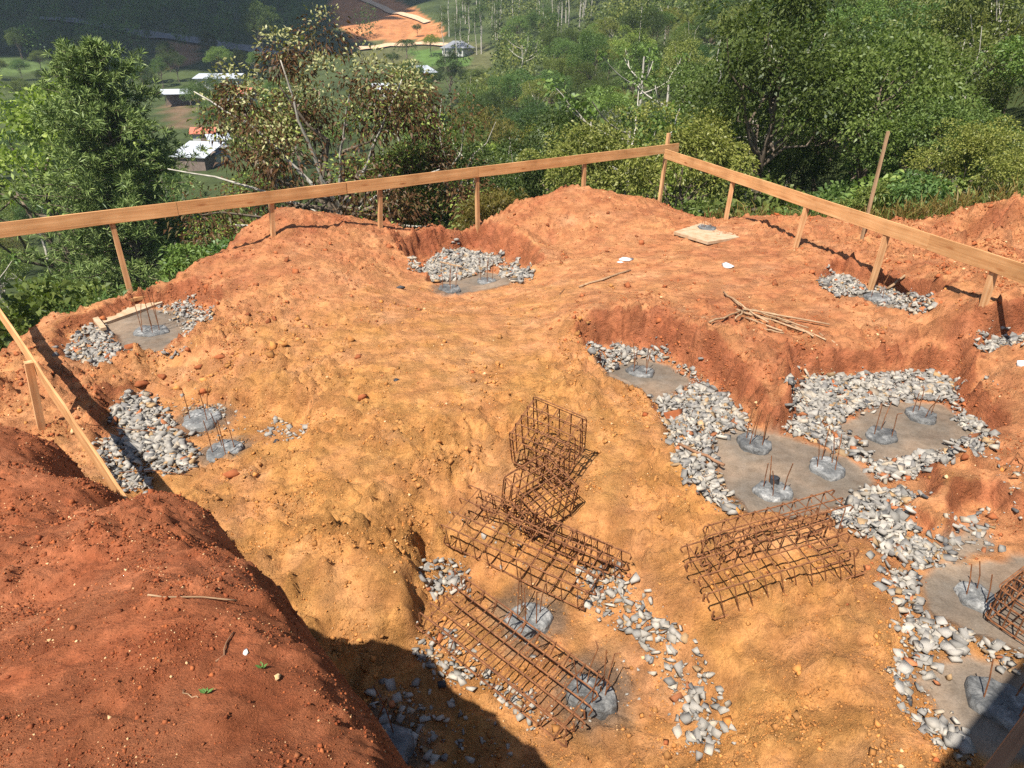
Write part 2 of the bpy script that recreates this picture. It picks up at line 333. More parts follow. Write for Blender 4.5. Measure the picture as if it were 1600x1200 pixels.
for poly, zf, st in PITS:
    pl = [P(a, b, zf)[:2] for a, b in poly]; d = polydist(X, Y, pl) + wob * .8
    prof = zf + np.where(d > 0, st * d * (.45 + .55 * sstep(0, .16, d)) * (1 + .5 * fbm(X * 2.4, Y * 2.4, 2, 147)), 0) + .02 * fbm(X * 2, Y * 2, 2, 145); cut = prof < HB
    WALLM = np.where(cut & (d > 0), np.maximum(WALLM, np.clip((HB - prof) * 8, 0, 1)), WALLM); FLOORM = np.where(cut & (d <= 0), 1.0, FLOORM)
    H0 = np.minimum(H0, prof)
H0 = blur(H0, 1); WALLM = blur(WALLM, 1)
h0 = lambda x, y: hsample(H0, x, y)
MUD_PX = [[(160,507),(215,482),(300,490),(305,510),(270,535),(235,552),(190,545)],[(690,440),(760,425),(790,430),(800,445),(740,458),(700,460)],
 [(1320,462),(1360,452),(1420,475),(1440,488),(1380,482)],[(928,566),(990,556),(1050,573),(1085,602),(1012,622),(960,592)],
 [(1115,680),(1165,668),(1240,685),(1330,715),(1372,755),(1315,797),(1230,812),(1160,802),(1118,745)],
 [(1298,667),(1400,628),(1470,630),(1500,655),(1538,684),(1480,708),(1400,724),(1352,722),(1328,690)],
 [(1438,905),(1480,878),(1600,868),(1640,900),(1640,1030),(1560,1015),(1500,985),(1450,960)],
 [(1430,1070),(1500,1020),(1550,1035),(1640,1065),(1660,1200),(1540,1195),(1480,1140)],
 [(1465,840),(1540,820),(1560,860),(1480,875)]]
mud = np.zeros_like(X)
for poly in MUD_PX:
    pl = [cast(h0, *q)[:2] for q in poly]
    wx = X + 0.10 * fbm(X * 2.2, Y * 2.2, 3, 11); wy = Y + 0.10 * fbm(X * 2.2, Y * 2.2, 3, 17)
    mud = np.maximum(mud, inpoly(wx, wy, pl))
mud = blur(mud.astype(float), 1)
# calm (trodden) parts and crumbly parts: photo-pixel controls of roughness and of how red the earth is
SOIL = [ # px, py, redness 0 ochre..1 red, roughness
 (860,610,.05,1.1),(950,630,.05,1.35),(800,700,.15,1.25),(700,760,.12,1.2),(450,850,.12,1.4),(560,780,.08,1.25),(600,950,.12,1.4),(400,740,.2,1.1),(1200,1050,.15,.95),(1300,1130,.08,1.0),(1150,880,.3,.8),
 (1000,760,.2,.7),(1050,950,.2,.7),(900,1000,.35,.4),(1000,1120,.3,.5),(650,640,.2,.5),(600,600,.22,.4),(700,520,.32,.2),(800,540,.35,.2),(850,480,.42,.2),(560,520,.35,.4),(450,600,.15,1.4),(500,660,.1,.8),
 (420,540,.3,1.4),(330,560,.55,1),(340,600,.35,.8),(250,580,.45,1),(150,600,.65,1.2),(60,620,.8,1.2),(80,540,.55,.8),(430,420,.8,.4),(500,380,.85,.4),(330,440,.85,.6),(600,400,.7,.5),
 (700,375,.95,1.2),(850,340,.8,.6),(900,370,.75,.5),(1000,380,.75,.3),(1100,400,.8,.25),(1200,420,.8,.3),(1000,450,.6,.2),(1100,470,.8,.3),(1300,510,.7,.4),(1000,510,.95,1),(1150,570,.85,.9),(1300,570,.9,1),
 (1420,570,.85,1),(1540,640,.85,1),(1480,750,.55,.6),(1560,780,.75,.7),(1500,480,.7,.6),(1400,440,.85,1),(1560,380,.75,1.3),(1580,580,.7,.4),(1200,640,.7,.7),(1400,920,.3,.7),(1550,900,.5,.2),
 (400,640,.25,.5),(300,700,.3,.4),(950,300,.85,.5)]
sp = np.array([cast(h0, a, b) for a, b, _, _ in SOIL]); RED = np.clip(rbf_eval(rbf_fit(sp[:, :2], [s[2] for s in SOIL], .2), X, Y), 0, 1); ROU = np.clip(rbf_eval(rbf_fit(sp[:, :2], [s[3] for s in SOIL], .2), X, Y), .12, 1.4)
gx_, gy_ = np.gradient(H0, STEP); slope = np.sqrt(gx_ ** 2 + gy_ ** 2); wall = np.maximum(WALLM, sstep(.6, 1.4, slope))
ridge = 1 - 2 * np.abs(fbm(X * 1.9, Y * 1.9, 3, 31))
dry = 1 - mud
A = (ROU * 1.7 + 1.2 * wall) * dry * (1 - .5 * FLOORM)
BRK = .35 + .9 * sstep(-.2, .35, fbm(X * .75 + 3, Y * .75, 3, 171))
H = H0 + dry * 0.03 * fbm(X * .9, Y * .9, 3, 1) + A * (0.026 * fbm(X * 2.6, Y * 2.6, 3, 3) + BRK * (0.020 * np.abs(fbm(X * 6.5, Y * 6.5, 3, 5)) + 0.034 * fbm(X * 7.7, Y * 7.7, 3, 6, .6) + 0.034 * np.maximum(0, fbm(X * 13, Y * 13, 3, 8) - .05)))
lump = np.maximum(0, pn(X * 4.3 + 5, Y * 4.3, 21) - .22) * np.maximum(0, pn(X * 1.1, Y * 1.1, 23) + .25)
H = H + A * 0.5 * lump + A * BRK * .13 * np.maximum(0, pn(X * 8.7, Y * 8.7, 25) - .3) + wall * dry * (0.045 * fbm(X * 3.3, Y * 3.3, 3, 41) + .05 * clodh(X * 5 + 3, Y * 5, 7, .5))
wx_ = X + .05 * fbm(X * 5, Y * 5, 2, 181); wy_ = Y + .05 * fbm(X * 5, Y * 5, 2, 183)
H = H + A * BRK * (0.045 * clodh(wx_ * 3.1, wy_ * 3.1, 1, .35) + .085 * clodh(wx_ * 6.3, wy_ * 6.3, 2, .5) + .05 * clodh(wx_ * 10.5, wy_ * 10.5, 3, .55))
H = H + mud * 0.004 * fbm(X * 5, Y * 5, 2, 9)
hsite = lambda x, y: hsample(H, x, y)
def lerp3(t, a, b): return a + (np.asarray(b) - np.asarray(a)) * t[..., None]
OCH = np.array([.445, .215, .068]); ORA = np.array([.46, .208, .088]); REDC = np.array([.325, .115, .053])
R2 = np.clip(RED * .9 - .02 + .32 * fbm(X * 1.3, Y * 1.3, 4, 51) + .18 * fbm(X * 5, Y * 5, 3, 55), 0, 1)
alb = np.where((R2 < .5)[..., None], OCH + (ORA - OCH) * (R2 * 2)[..., None], ORA + (REDC - ORA) * ((R2 - .5) * 2)[..., None])
alb = lerp3(np.clip(wall * .75, 0, 1) * (RED > .3), alb, np.array([.27, .085, .039]))
pale = sstep(.15, .6, fbm(X * .8 + 9, Y * .8, 4, 61)) * .35 * (1 - wall); alb = lerp3(pale, alb, np.array([.52, .275, .14]))
mt = np.clip(.5 + 1.1 * fbm(X * 1.2, Y * 1.2, 4, 71), 0, 1)
mcol = lerp3(mt, np.broadcast_to(np.array([.135, .108, .082]), X.shape + (3,)), np.array([.225, .165, .115]))
alb = lerp3(mud, alb, mcol)
for _px, _py, _r in [(237,519,.42),(317,657,.42),(351,708,.4),(826,968,.4),(924,1087,.42),(602,1168,.4),(702,453,.4),(760,441,.4),(1371,467,.35),(1000,582,.35),(1178,697,.4),(1291,735,.36),(1208,770,.4),(1377,682,.3),(1438,652,.35),(1526,938,.36),(1566,1105,.4)]:
    _q = cast(h0, _px, _py, 2.6); _d = np.hypot(X - _q[0], Y - _q[1]) + .12 * fbm(X * 4, Y * 4, 3, 191); alb = lerp3(.75 * (1 - sstep(_r * .6, _r * 1.25, _d)), alb, np.array([.135, .112, .088]))
def heightfield(name, X, Y, H, alb, wet, mat, keep=None):
    nx, ny = X.shape; idx = np.arange(nx * ny).reshape(nx, ny)
    F = np.stack([idx[:-1, :-1], idx[1:, :-1], idx[1:, 1:], idx[:-1, 1:]], -1).reshape(-1, 4)
    if keep is not None: F = F[(keep[:-1, :-1] | keep[1:, 1:]).ravel()]
    V = np.stack([X, Y, H], -1).reshape(-1, 3); a = alb.reshape(-1, 3); w = wet.reshape(-1)
    if keep is not None:
        used = np.zeros(len(V), bool); used[F.ravel()] = True; mp = np.cumsum(used) - 1; V = V[used]; a = a[used]; w = w[used]; F = mp[F]
    me = mesh(name, V, F, [mat], True)
    ca = me.color_attributes.new('albedo', 'FLOAT_COLOR', 'POINT'); ca.data.foreach_set('color', np.concatenate([a, np.ones((len(a), 1))], 1).astype(np.float32).ravel())
    wa = me.attributes.new('wet', 'FLOAT', 'POINT'); wa.data.foreach_set('value', w.astype(np.float32))
    return obj(name, me)
ground = heightfield('ground', X, Y, H, alb, mud, M_SOIL); set_tags(ground, kind='structure')

# ---------------------------------------------------------------- heap of dark red earth the photographer stands on
MC = [(0,690,1.25),(60,692,1.38),(110,705,1.5),(170,752,1.62),(270,775,2.0),(330,802,2.05),(396,882,2.2),(442,950,2.33),(490,1030,2.47),(528,1085,2.52),(575,1165,2.56),(596,1203,2.58),(625,1260,2.6),(650,1330,2.62),
      (0,800,1.75),(150,820,1.98),(280,850,2.25),(100,950,2.3),(300,950,2.6),(400,1000,2.6),(200,1100,2.65),(0,1100,2.62),(400,1100,2.63),(500,1150,2.6),(0,1200,2.68),(300,1200,2.68),(480,1200,2.64)]
mc = [P(*c) for c in MC]; crest = mc[:14]; mc2 = list(mc)
cen = np.array([-1.6, .9, 0])
for i, c in enumerate(crest):
    o = (c - cen)[:2]; o = o / np.linalg.norm(o)
    mc2 += [np.array([c[0] + o[0] * .14, c[1] + o[1] * .14, c[2] - .28]), np.array([c[0] + o[0] * .42, c[1] + o[1] * .42, c[2] - 1.35]), np.array([c[0] + o[0] * .95, c[1] + o[1] * .95, -.75]), np.array([c[0] + o[0] * 1.6, c[1] + o[1] * 1.6, -1.5])]
mc2 += [np.array(q, float) for q in [(-1.5, 0, 2.65), (0, -.3, 2.6), (-3, 0, 2.6), (-4.6, 1, 2.3), (-4.5, 2.5, 1.7), (-4.6, 4.3, 1.0), (-4.4, 5.8, -.9), (.9, .4, -.6), (.9, 1.2, -1), (1.4, 2, -1.2), (1.5, -.5, 2.0), (0, 3.4, -1.5), (-2, 4.6, -1.5)]]
mc2 = np.array(mc2); MFIT = rbf_fit(mc2[:, :2], mc2[:, 2], .01)
MS = 0.0145; MGX = np.arange(-4.6, 1.5, MS); MGY = np.arange(-.9, 5.6, MS); MX, MY = np.meshgrid(MGX, MGY, indexing='ij')
MH = blur(blur(rbf_eval(MFIT, MX, MY), 3), 3)
MH = MH + .02 * fbm(MX * 2.2, MY * 2.2, 3, 81) + .016 * fbm(MX * 7, MY * 7, 3, 83) + .007 * fbm(MX * 20, MY * 20, 3, 87, .6)
cx_ = MX + .02 * fbm(MX * 9, MY * 9, 2, 185); cy_ = MY + .02 * fbm(MX * 9, MY * 9, 2, 187); BRM = .25 + .9 * sstep(-.25, .4, fbm(MX * 1.8, MY * 1.8, 3, 189))
MH = MH + BRM * (.09 * clodh(cx_ * 6, cy_ * 6, 4, .22) + .06 * clodh(cx_ * 12, cy_ * 12, 5, .4) + .035 * clodh(cx_ * 25, cy_ * 25, 6, .6))
base_at = hsample(H, MX, MY)
keep = (MH > base_at - .15) | (MY < 2.1)
keep &= ~((MY < 2.0) & (MH < -.7))
t = np.clip(.5 + .8 * fbm(MX * 2.5, MY * 2.5, 4, 91) + .4 * fbm(MX * 14, MY * 14, 3, 93), 0, 1)
malb = lerp3(t, np.broadcast_to(np.array([.27, .081, .034]), MX.shape + (3,)), np.array([.40, .143, .064]))
mound = heightfield('earth_mound', MX, MY, MH, malb, np.zeros_like(MX), M_MOUND, keep); set_tags(mound, kind='structure')
def hmound(x, y): 
    x = np.asarray(x, float); y = np.asarray(y, float)
    inside = (x > MGX[0]) & (x < MGX[-1]) & (y > MGY[0]) & (y < MGY[-1])
    return np.where(inside, hsample(MH, x, y, MGX, MGY, MS), -9)
def htop(x, y): return np.maximum(hsite(x, y), hmound(x, y))
def G(px, py): return cast(htop, px, py)
def GS(px, py): return cast(hsite, px, py, 2.6)

# ---------------------------------------------------------------- valley and hillsides
HC = []
for az, lst in {-40: [(18,-3.2),(40,-11),(80,-17),(120,-17),(180,-12),(250,0),(330,20),(500,70)], -24: [(19,-3.5),(40,-11),(80,-16),(120,-14.5),(190,-8.5),(250,2),(330,19),(500,65)],
    -8: [(22,-4.5),(40,-10),(80,-13),(130,-11),(190,-5),(230,-1.5),(290,12),(400,38),(500,60)], 5: [(24,-4.5),(40,-8.5),(80,-9),(130,-4),(200,3),(300,22),(500,70)],
    18: [(23,-3),(40,-5.5),(70,-4),(110,3),(180,16),(300,45),(500,90)], 32: [(19,-1.0),(30,-2.5),(50,-1),(80,6),(130,18),(300,60),(500,100)], 45: [(16,0.3),(30,0),(50,4),(80,12),(130,26),(300,70),(500,110)],
    -58: [(14,-2.2),(40,-10),(100,-16),(250,-2),(400,40)], 75: [(15,0),(50,8),(150,30),(400,90)], -90: [(14,-1.5),(60,-10),(200,-10),(400,20)], 180: [(10,1.2),(40,8),(100,20),(300,60)], 130: [(20,2),(80,14),(300,60)], -135: [(20,0),(80,2),(300,30)]}.items():
    for d, z in lst: HC.append((d * math.sin(math.radians(az)), d * math.cos(math.radians(az)), z))
HC += [(x, y, -1.9) for x in (-7, -3.5, 0, 3.5, 7) for y in (3, 7, 11)] + [(-3, 14.5, -2.6), (1, 16.5, -3), (4, 18, -3), (7.5, 14, -1.6), (0, 0, -1.7), (-3, -3, 0), (4, -3, 0)]
HC = np.array(HC); HFIT = rbf_fit(HC[:, :2], HC[:, 2])
def hill(x, y):
    x = np.asarray(x, float); y = np.asarray(y, float); d = np.hypot(x, y)
    return rbf_eval(HFIT, x, y) + sstep(20, 80, d) * 1.6 * fbm(x / 28, y / 28, 3, 101)
hx = np.concatenate([np.arange(-330, -60, 3.0), np.arange(-60, 60, 1.5), np.arange(60, 331, 3.0)]); hy = np.concatenate([np.arange(-120, -12, 6.0), np.arange(-12, 90, 1.5), np.arange(90, 521, 3.0)])
HX, HY = np.meshgrid(hx, hy, indexing='ij'); HZ = hill(HX, HY)
def hcast(px, py): return cast(lambda x, y: hill(x, y), px, py, 22.0, 520.0, 2500)
hpx, hpy = pix(HX, HY, HZ)
vis = HY > 60
halb = lerp3(np.clip(.5 + fbm(HX / 12, HY / 12, 4, 111), 0, 1), np.broadcast_to(np.array([.03, .042, .014]), HX.shape + (3,)), np.array([.06, .075, .025]))
def paint(poly, col, var=.3):
    global halb
    wob = 6 * fbm(HX / 9, HY / 9, 3, 121); m = inpoly(hpx + wob, hpy + wob * .4, poly) & vis
    c = np.asarray(col) * (1 + var * fbm(HX / 6, HY / 6, 3, 123))[..., None]
    halb = np.where(m[..., None], c, halb)
paint([(150,125),(200,112),(262,106),(330,112),(330,240),(200,240),(120,200)], (.05, .066, .022))       # pasture
paint([(-60,92),(60,88),(90,110),(-60,125)], (.07, .10, .03))
paint([(255,62),(310,68),(312,100),(265,112),(250,95)], (.20, .11, .055))                              # bare bank by the road
paint([(255,165),(300,150),(300,200),(270,200)], (.13, .085, .05))
paint([(515,-30),(560,-30),(640,10),(690,40),(700,72),(640,75),(560,70),(520,30)], (.36, .15, .06), .5) # cleared red slope
paint([(560,66),(690,60),(770,70),(770,110),(560,100)], (.085, .085, .035))
paint([(640,80),(690,75),(735,90),(730,104),(660,104)], (.075, .125, .03), .2)                         # lawn
M_HILL, nt_, b_ = nmat('hillside_soil', 0.95, 0.1); a_ = N(nt_, 'ShaderNodeAttribute', attribute_name='albedo'); c_ = objco(nt_); q_ = noise_tex(nt_, c_, 0.35, 8, 0.7)
nt_.links.new(mixc(nt_, 1.0, a_.outputs['Color'], ramp(nt_, q_, [(0.3, (.6, .6, .6)), (0.5, (1, 1, 1)), (.75, (1.3, 1.3, 1.3))]), 'MULTIPLY'), b_.inputs['Base Color'])
hillside = heightfield('hillside', HX, HY, HZ, halb, np.zeros_like(HX), M_HILL); set_tags(hillside, kind='structure')
# ---------------------------------------------------------------- loose clods and grit (uncountable)
rng = np.random.RandomState(3)
def hull(seed, n=11, flat=.7, ang=True):
    r = np.random.RandomState(seed); q = r.randn(n, 3); q /= np.linalg.norm(q, axis=1)[:, None]; q *= r.uniform(.72, 1.1, (n, 1)); q *= np.array([1.1, r.uniform(.5, .9), flat * r.uniform(.7, 1.1)])
    bm = bmesh.new()
    for p in q: bm.verts.new(p)
    res = bmesh.ops.convex_hull(bm, input=bm.verts); bmesh.ops.delete(bm, geom=[g for g in res['geom_interior'] if isinstance(g, bmesh.types.BMVert)], context='VERTS')
    bmesh.ops.triangulate(bm, faces=bm.faces); bm.verts.index_update(); V = np.array([v.co[:] for v in bm.verts]); F = np.array([[v.index for v in f.verts] for f in bm.faces]); bm.free()
    return V, F
def shard(seed):
    r = np.random.RandomState(seed); q = np.array([[x, y, z] for x in (-1, 1) for y in (-1, 1) for z in (-1, 1)], float) * np.array([1.0, r.uniform(.5, .9), r.uniform(.16, .42)]); q += r.uniform(-.34, .34, (8, 3)) * np.array([1, 1, .5]); q *= .66
    if seed % 3 == 0: q = np.delete(q, r.randint(8), 0)
    bm = bmesh.new()
    for p in q: bm.verts.new(p)
    res = bmesh.ops.convex_hull(bm, input=bm.verts); bmesh.ops.delete(bm, geom=[g for g in res['geom_interior'] if isinstance(g, bmesh.types.BMVert)], context='VERTS')
    bmesh.ops.triangulate(bm, faces=bm.faces); bm.verts.index_update(); V = np.array([v.co[:] for v in bm.verts]); F = np.array([[v.index for v in f.verts] for f in bm.faces]); bm.free()
    return V, F
HULLS = [shard(s) for s in range(30)]
OCTF = np.array([[0, 2, 4], [2, 1, 4], [1, 3, 4], [3, 0, 4], [2, 0, 5], [1, 2, 5], [3, 1, 5], [0, 3, 5]])
def octa(seed):
    r = np.random.RandomState(seed); V = np.array([[1, 0, 0], [-1, 0, 0], [0, 1, 0], [0, -1, 0], [0, 0, .8], [0, 0, -.8]], float) * r.uniform(.65, 1.2, (6, 1)) + r.uniform(-.22, .22, (6, 3)); return V, OCTF
CRUMB = [octa(s) for s in range(14)]
SMALL = [hull(100 + s, 7, .75) for s in range(10)]
def rots(n, rng, tilt=.6):
    a = rng.uniform(0, 6.283, n); b = rng.randn(n) * tilt; c = rng.randn(n) * tilt
    ca, sa, cb, sb, cc, sc = np.cos(a), np.sin(a), np.cos(b), np.sin(b), np.cos(c), np.sin(c); o = np.ones(n); z = np.zeros(n)
    Rz = np.stack([ca, -sa, z, sa, ca, z, z, z, o], -1).reshape(n, 3, 3); Rx = np.stack([o, z, z, z, cb, -sb, z, sb, cb], -1).reshape(n, 3, 3); Ry = np.stack([cc, z, sc, z, o, z, -sc, z, cc], -1).reshape(n, 3, 3)
    return Rz @ Rx @ Ry
def scatter_mesh(name, pos, size, hulls, mats, midx, rng, tilt=.6, kind='stuff', parent=None, label=None):
    R = rots(len(pos), rng, tilt); Vs, Fs, Ms, b = [], [], [], 0; hi = rng.randint(0, len(hulls), len(pos))
    for k in range(len(hulls)):
        w = np.nonzero(hi == k)[0]
        if not len(w): continue
        V, F = hulls[k]; A = np.einsum('nij,vj->nvi', R[w], V) * size[w][:, None, None] + pos[w][:, None, :]
        Vs.append(A.reshape(-1, 3)); Fs.append((F[None] + (np.arange(len(w)) * len(V))[:, None, None] + b).reshape(-1, 3)); Ms.append(np.repeat(midx[w], len(F))); b += len(w) * len(V)
    o = obj(name, mesh(name, np.concatenate(Vs), np.concatenate(Fs), mats, False, np.concatenate(Ms)), parent); o['kind'] = kind
    return o
# clods on the site: clustered, denser where the earth is broken and at the foot of walls
n = 330000; u_ = rng.uniform(0, 1, n); y = 2.5 + 17.5 * u_ ** 1.75; x = rng.uniform(-1, 1, n) * (.78 * y + .9)
k = (x > -10) & (x < 11); x, y = x[k], y[k]; n = len(x)
rou = hsample(ROU, x, y); wl = hsample(WALLM, x, y); md = hsample(mud, x, y); cl = sstep(-.12, .5, fbm(x * 1.5, y * 1.5, 4, 151, .6)) + .10
keepc = rng.uniform(0, 1, n) < np.clip((.03 + rou ** 1.6 * .62 + .3 * wl) * cl, 0, 1) * (1 - md)
keepc &= hsite(x, y) > hmound(x, y); x, y = x[keepc], y[keepc]
size = np.clip(.0072 * (1 / (1 - rng.uniform(0, .9985, len(x)))) ** .34, .0072, .06) * np.clip(y / 7, .8, 1.6); z = hsite(x, y) + size * .25
rd = hsample(RED, x, y) + rng.randn(len(x)) * .15; mi = np.where(rd > .5, 1, 0); mi[rng.uniform(0, 1, len(x)) < .03] = 2
print('site clods', len(x))
scatter_mesh('soil_clods', np.stack([x, y, z], -1), size, CRUMB, [M_CLOD, M_CLODR, M_GRAIN], mi, rng)
n = 90000; y = .7 + 4.2 * rng.uniform(0, 1, n) ** 1.3; x = -rng.uniform(-.1, 1, n) * (.85 * y + .5); zz = hmound(x, y)
cl = np.clip(.3 + 1.5 * fbm(x * 3.5, y * 3.5, 3, 161), .08, 1); k = (rng.uniform(0, 1, n) < cl) & (zz > .3); x, y, zz = x[k], y[k], zz[k]
size = np.clip(.0030 * (1 / (1 - rng.uniform(0, .995, len(x)))) ** .33, .0030, .018) * np.clip(y / 2, .7, 1.6)
mi = rng.choice([0] * 14 + [1] * 6 + [2], len(x)); mi[size > .009] = rng.choice([0, 0, 1], (size > .009).sum())
scatter_mesh('mound_clods', np.stack([x, y, zz + size * .2], -1), size, CRUMB, [M_CLODD, M_CLODR, M_GRAIN], mi, rng)
# ---------------------------------------------------------------- timber batter boards round the site
BZ = 1.5; BH = 0.25
def board(name, a, b, parent, mat, h=BH, th=.026, sag=0.0, z=BZ, seed=0):
    a = np.asarray(a, float); b = np.asarray(b, float); L = np.linalg.norm(b - a); d = (b - a) / L; r = np.random.RandomState(seed)
    bm = bmesh.new(); n = 9; rows = []
    for i in range(n):
        x = L * i / (n - 1); w = r.randn() * .003; q = []
        for (yy, zz) in ((-th / 2, 0), (th / 2, 0), (th / 2, -h + r.randn() * .004), (-th / 2, -h + r.randn() * .004)): q.append(bm.verts.new((x, yy + w, zz + r.randn() * .0015)))
        rows.append(q)
    for i in range(n - 1):
        for k in range(4): bm.faces.new((rows[i][k], rows[i][(k + 1) % 4], rows[i + 1][(k + 1) % 4], rows[i + 1][k]))
    bm.faces.new(rows[0][::-1]); bm.faces.new(rows[-1]); bmesh.ops.recalc_face_normals(bm, faces=bm.faces)
    bmesh.ops.bevel(bm, geom=[e for e in bm.edges if abs(e.verts[0].co.x - e.verts[1].co.x) > .01 and e.is_manifold and e.calc_face_angle(0) > .8], offset=.003, segments=1, affect='EDGES')
    me = bpy.data.meshes.new(name); bm.to_mesh(me); bm.free(); me.materials.append(mat)
    o = obj(name, me, parent); M = Matrix.Identity(4); dx = Vector(d); dz = Vector((0, 0, 1)); dz = (dz - dx * dz.dot(dx)).normalized(); dy = dz.cross(dx)
    for i, c in enumerate((dx, dy, dz)): M.col[i][:3] = c
    M.translation = Vector(a); base = parent.location if parent else Vector(); M.translation -= Vector(base)
    o.matrix_local = M; return o
def post(name, bot, top, w, parent, mat, seed=0, yaw=0.0):
    bot = np.asarray(bot, float); top = np.asarray(top, float); L = np.linalg.norm(top - bot); r = np.random.RandomState(seed); mb = MB(); V = []
    for i in range(5):
        f = i / 4; ww = w * (1 + r.randn() * .04)
        V += [(f * L, sx * ww / 2, sy * ww / 2) for sx, sy in ((-1, -1), (1, -1), (1, 1), (-1, 1))]
    F = [[i * 4 + j, i * 4 + (j + 1) % 4, (i + 1) * 4 + (j + 1) % 4, (i + 1) * 4 + j] for i in range(4) for j in range(4)] + [[3, 2, 1, 0], [16, 17, 18, 19]]
    mb.add(V, F); o = mb.build(name, mat, parent)
    dx = Vector((top - bot) / L); ref = Vector((math.cos(yaw), math.sin(yaw), 0)); dy = (ref - dx * ref.dot(dx)).normalized(); dz = dx.cross(dy); M = Matrix.Identity(4)
    for i, c in enumerate((dx, dy, dz)): M.col[i][:3] = c
    M.translation = Vector(bot) - (parent.location if parent else Vector()); o.matrix_local = M; return o
def fence(label, pts, posts, wide, off, seed, BZ=1.5):
    """pts: pixel of plank joints along the top edge; posts: (x,y pixel on the top edge, pixel of the foot, height over the board)"""
    Q = [P(x, y, BZ) for x, y in pts]; root = empty('batter_board_fence', (*((Q[0] + Q[-1]) / 2)[:2], float(htop(*((Q[0] + Q[-1]) / 2)[:2])))); bpy.context.view_layer.update()
    set_tags(root, label, 'fence', 'batter boards round the site')
    d = (Q[-1] - Q[0]); d /= np.linalg.norm(d); nrm = np.array([-d[1], d[0], 0]) * off
    for i in range(len(Q) - 1):
        e = .012 if i % 2 else 0
        board('board', Q[i] + d * .004, Q[i + 1] - d * .004, root, M_BOARD, BH if BZ > 1 else .24, seed=seed + i)
    for i, (tx, ty, bx, by, over) in enumerate(posts):
        T = P(tx, ty, BZ); T[2] += over; T = T + nrm * (.026 / 2 + wide / 2 + .004); zb = Zat(bx, by, T[1]); B = P(bx, by, zb); B = B * np.array([1, 1, 1]); B[2] = min(zb, max(zb - .25, float(htop(B[0], B[1])))) - .12
        B = B + (B - T) / max(.3, np.linalg.norm(B - T)) * .1
        post('post', B, T, wide * (1 if over < .1 else 1.0), root, M_POST, seed + 20 + i, math.atan2(d[1], d[0]))
    return root
yA = lambda x: 347.6 - .1169 * x
fence('long raw timber batter board with joints standing along the valley edge of the site', [(-260, yA(-260)), (275, yA(275)), (540, yA(540)), (747, yA(747)), (1061, yA(1061))],
      [(-100, yA(-100), -60, 500, 0), (170, yA(170), 205, 460, -.03), (424, yA(424), 427, 380, -.03), (595, yA(595), 594, 380, -.03), (747, yA(747), 747, 390, -.03), (916, yA(916), 911, 312, -.03), (1046, yA(1046), 1027, 333, .3)], .085, 1, 300)
yB = lambda x: 239 + .3204 * (x - 1060)
fence('raw timber batter board standing along the forest side of the site', [(1040, yB(1040)), (1455, yB(1455)), (1760, yB(1760))],
      [(1145, yB(1145), 1131, 356, -.03), (1262, yB(1262), 1242, 384, -.03), (1388, yB(1388), 1360, 446, -.03), (1556, yB(1556), 1540, 466, -.03), (1720, yB(1720), 1690, 520, -.03)], .08, 1, 340)
fence('short batter board running into the dark red earth heap', [(-120, 305), (56, 566), (205, 790)], [(52, 560, 66, 682, -.03), (-60, 400, -40, 520, -.03)], .085, -1, 360, .72)
# tall thin stake beyond the board
a = P(1345, 376, .45); t_ = P(1388, 205, Zat(1388, 205, a[1])); stake = post('marker_stake', a - np.array([0, 0, .2]), t_, .05, None, M_STICK, 5); set_tags(stake, 'tall weathered grey stake rising well above the batter board by the forest', 'stake')

# ---------------------------------------------------------------- bored pile heads with starter bars
def pxm(p): return np.linalg.norm(p - np.array([0, 0, CZ])) / 1.0
PILES = [  # px, py, width px, bars, bar height, label
 (237,519,48,6,.62,'grey concrete pile head with tall starter bars beside pale plywood formwork'),(317,657,60,3,.42,'concrete pile head heaped with grey rubble in the left pit'),(351,708,56,4,.48,'dark wet pile head half hidden behind the sandy bank'),
 (702,453,34,4,.45,'dark flat pile head at the lip of the pit under the long batter board'),(760,441,31,4,.5,'pale rimmed pile head next to rubble in the pit under the long batter board'),(1371,467,38,3,.35,'flat wet pile head in the small pit below the forest side batter board'),
 (1000,582,41,4,.42,'pale rimmed pile head alone in the small muddy pit below the red bank'),(1178,697,50,5,.42,'dark pile head beside the rubble at the corner of the large mud floor'),(1291,735,54,4,.4,'pale speckled pile head on the large mud floor, nearest the rubble ridge'),
 (1208,770,54,4,.4,'pile head with a dark round hole on the large mud floor'),(1377,682,49,3,.38,'white crusted pile head on the orange mud floor'),(1438,652,44,4,.34,'grey pile head close to the rubble wall on the orange mud floor'),
 (826,968,64,5,.42,'dark pile head between the two long rusty cages in the trench'),(924,1087,70,5,.45,'dark wet pile head beside the end of the long rusty cage in the trench'),(602,1168,76,3,.5,'pile head in the deep shadow of the earth heap'),
 (1526,938,60,3,.3,'shiny wet pile head next to the rusty cage at the side of the muddy floor'),(1566,1105,96,3,.4,'large wet pile head half in shadow on the lower mud floor'),(1104,357,30,4,.34,'small rough pile head standing on a square plywood panel')]
PPOS = []
